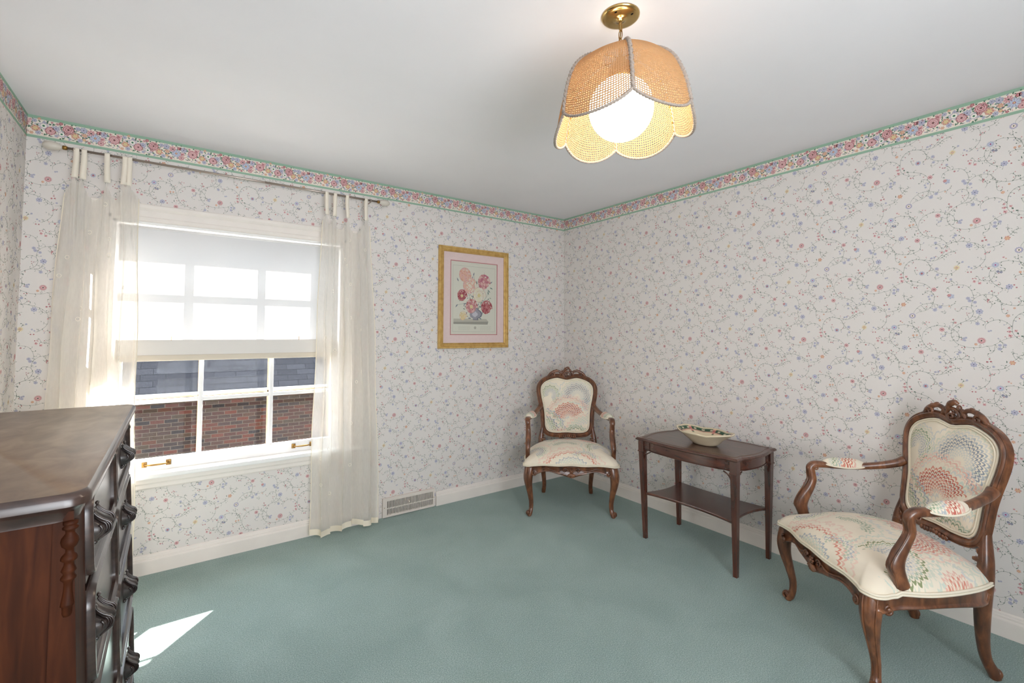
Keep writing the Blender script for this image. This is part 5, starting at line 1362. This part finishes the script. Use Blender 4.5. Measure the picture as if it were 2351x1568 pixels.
for k in range(6):
    m = MB(); NU, NVV = 31, 62
    us = [0.0]; 
    for i in range(NU): us += [(i + .42) / NU, (i + 1) / NU]
    ts_ = [0.0]
    for j in range(NVV): ts_ += [(j + .50) / NVV, (j + 1) / NVV]
    nu_, nt_ = len(us), len(ts_)
    vs = [shade_pt(k, u, t)[:] for u in us for t in ts_]
    fs = []
    for i in range(nu_ - 1):
        for j in range(nt_ - 1):
            if i % 2 == 1 and j % 2 == 1: continue
            fs.append((i * nt_ + j, i * nt_ + j + 1, (i + 1) * nt_ + j + 1, (i + 1) * nt_ + j))
    m.add(vs, fs); po = m.build('cane_panel', M_cane, shade, fix=False)
    md = po.modifiers.new('thick', 'SOLIDIFY'); md.thickness = .0012
    # braid along the rib and the scalloped lower edge
    def braid(mb, pts, r):
        n = len(pts)
        for side, ph_ in ((0, 0), (1, PI)):
            mb.tube([(Vector(p) + Vector((math.cos(i * 1.25 + ph_), math.sin(i * 1.25 + ph_), 0)) * r * .45)[:] for i, p in enumerate(pts)], r * .75, 6, ref=(0, 0, 1.0))
    m = MB(); braid(m, [(shade_pt(k, 0, j / 60, -.001)) for j in range(61)], .0068); m.build('rib_braid', M_braid, shade)
    m = MB(); braid(m, [(shade_pt(k, j / 60, 1.0, -.0)) for j in range(61)], .0054); m.build('edge_braid', M_braid, shade)
    m = MB(); m.tube([(shade_pt(k, 0, j / 40, .006))[:] for j in range(41)], .0012, 5, ref=(0, 0, 1))
    for j in range(0, 40, 6):
        p = shade_pt(k, .0, j / 40, .007); m.ell(p[:], (.004, .004, .0016), nu=8, nv=4)
    m.build('inner_seam', M_seam, shade)
m = MB(); m.tube([(shade_pt(k, q / 6, 0) + Vector((0, 0, .001)))[:] for k in range(6) for q in range(6)], .0042, 6, closed=True); m.build('top_ring', M_braid, shade)
m = MB()
for a in range(6):
    A = R_(RIB[a][0]); m.tube([(.064 * math.cos(A), .064 * math.sin(A), -.151), (0, 0, -.151)], .002, 6)
m.build('top_spider', M_brassd, shade)
def make_globe():
    m, nt, out = newmat('glowing_opal_glass')
    e = N(nt, 'ShaderNodeEmission'); e.inputs['Color'].default_value = (1.0, .85, .66, 1); e.inputs['Strength'].default_value = 8.5
    L(nt, e.outputs[0], out.inputs[0]); return m
m = MB(); m.ell((0, 0, -.330), (.109, .109, .109), nu=48, nv=24); m.build('globe_bulb', make_globe(), lamp)

# ------------------------------------------------------------------ the neighbouring house seen through the window
def make_brick():
    m, nt, out = newmat('brick_masonry')
    b = principled(nt, out, .9, .15)
    tc = N(nt, 'ShaderNodeTexCoord'); sp = N(nt, 'ShaderNodeSeparateXYZ'); cb = N(nt, 'ShaderNodeCombineXYZ')
    L(nt, tc.outputs['Object'], sp.inputs[0]); L(nt, sp.outputs[0], cb.inputs[0]); L(nt, sp.outputs[2], cb.inputs[1])
    br = N(nt, 'ShaderNodeTexBrick'); L(nt, cb.outputs[0], br.inputs['Vector'])
    br.inputs['Scale'].default_value = 1.0; br.inputs['Brick Width'].default_value = .172; br.inputs['Row Height'].default_value = .0585; br.inputs['Mortar Size'].default_value = .005; br.inputs['Mortar Smooth'].default_value = .2
    br.inputs['Color1'].default_value = (0, 0, 0, 1); br.inputs['Color2'].default_value = (1, 1, 1, 1); br.inputs['Mortar'].default_value = (.5, .5, .5, 1); br.inputs['Bias'].default_value = 0
    r = ramp(nt, br.outputs['Color'], [(0, lin((44, 38, 37))), (.2, lin((58, 44, 38))), (.4, lin((68, 43, 37))), (.6, lin((62, 50, 39))), (.8, lin((86, 46, 35))), (1, lin((55, 45, 42)))])
    nz = N(nt, 'ShaderNodeTexNoise'); nz.inputs['Scale'].default_value = 60; L(nt, tc.outputs['Object'], nz.inputs['Vector'])
    mx = N(nt, 'ShaderNodeMixRGB'); mx.inputs[2].default_value = lin((92, 79, 67)); L(nt, br.outputs['Fac'], mx.inputs[0]); L(nt, r.outputs[0], mx.inputs[1])
    m2 = N(nt, 'ShaderNodeMixRGB'); m2.blend_type = 'MULTIPLY'; m2.inputs[0].default_value = .5
    r2 = ramp(nt, nz.outputs['Fac'], [(.3, (.6, .6, .6, 1)), (.7, (1.2, 1.2, 1.2, 1))]); L(nt, mx.outputs[0], m2.inputs[1]); L(nt, r2.outputs[0], m2.inputs[2]); L(nt, m2.outputs[0], b.inputs['Base Color'])
    bp = N(nt, 'ShaderNodeBump'); bp.inputs['Strength'].default_value = .6; bp.inputs['Distance'].default_value = .01; bp.invert = True
    L(nt, br.outputs['Fac'], bp.inputs['Height']); L(nt, bp.outputs[0], b.inputs['Normal'])
    return m
def make_shingle():
    m, nt, out = newmat('slate_shingles')
    b = principled(nt, out, .85, .2)
    tc = N(nt, 'ShaderNodeTexCoord'); sp = N(nt, 'ShaderNodeSeparateXYZ'); cb = N(nt, 'ShaderNodeCombineXYZ')
    L(nt, tc.outputs['Object'], sp.inputs[0]); L(nt, sp.outputs[0], cb.inputs[0]); L(nt, sp.outputs[2], cb.inputs[1])
    br = N(nt, 'ShaderNodeTexBrick'); L(nt, cb.outputs[0], br.inputs['Vector'])
    br.inputs['Scale'].default_value = 1.0; br.inputs['Brick Width'].default_value = .3; br.inputs['Row Height'].default_value = .085; br.inputs['Mortar Size'].default_value = .005
    br.inputs['Color1'].default_value = lin((46, 46, 50)); br.inputs['Color2'].default_value = lin((58, 58, 62)); br.inputs['Mortar'].default_value = lin((36, 36, 39))
    nz = N(nt, 'ShaderNodeTexNoise'); nz.inputs['Scale'].default_value = 90; nz.inputs['Detail'].default_value = 5; L(nt, tc.outputs['Object'], nz.inputs['Vector'])
    r2 = ramp(nt, nz.outputs['Fac'], [(.3, (.6, .6, .62, 1)), (.7, (1.3, 1.3, 1.3, 1))])
    m2 = N(nt, 'ShaderNodeMixRGB'); m2.blend_type = 'MULTIPLY'; m2.inputs[0].default_value = .8; L(nt, br.outputs['Color'], m2.inputs[1]); L(nt, r2.outputs[0], m2.inputs[2]); L(nt, m2.outputs[0], b.inputs['Base Color'])
    return m
HY = 5.5; HZ = .45
hs = thing('neighbouring_house', 'red brick house with grey shingle roof outside the window', 'house', (-2.5, HY, -3.2))
m = MB(); m.box((-9, 0, 0), (9, 5, HZ + 3.2 - .05)); m.build('brick_wall', make_brick(), hs)
m = MB(); e = HZ + 3.2; vs = [(-9.4, -.35, e), (9.4, -.35, e), (9.4, 2.5, e + 3.4), (-9.4, 2.5, e + 3.4), (-9.4, 5.35, e), (9.4, 5.35, e), (-9.4, -.35, e - .05), (9.4, -.35, e - .05), (-9.4, 5.35, e - .05), (9.4, 5.35, e - .05)]
m.add(vs, [(0, 1, 2, 3), (3, 2, 5, 4), (6, 8, 9, 7), (0, 6, 7, 1), (4, 5, 9, 8), (1, 7, 9, 5, 2), (0, 3, 4, 8, 6)], 0, False)
m.build('roof', make_shingle(), hs)
m = MB(); m.box((-9.4, -.42, e - .06), (9.4, -.35, e + .0), bev=.015); m.build('gutter', M_sash, hs)
gy = MB(); gy.box((-14, T_ + .05, -3.4), (10, 12, -3.2)); g_ = gy.build('ground', simple('lawn', (92, 110, 76), .95, .1, noise=.3, nscale=6)); tag(g_, kind='structure')
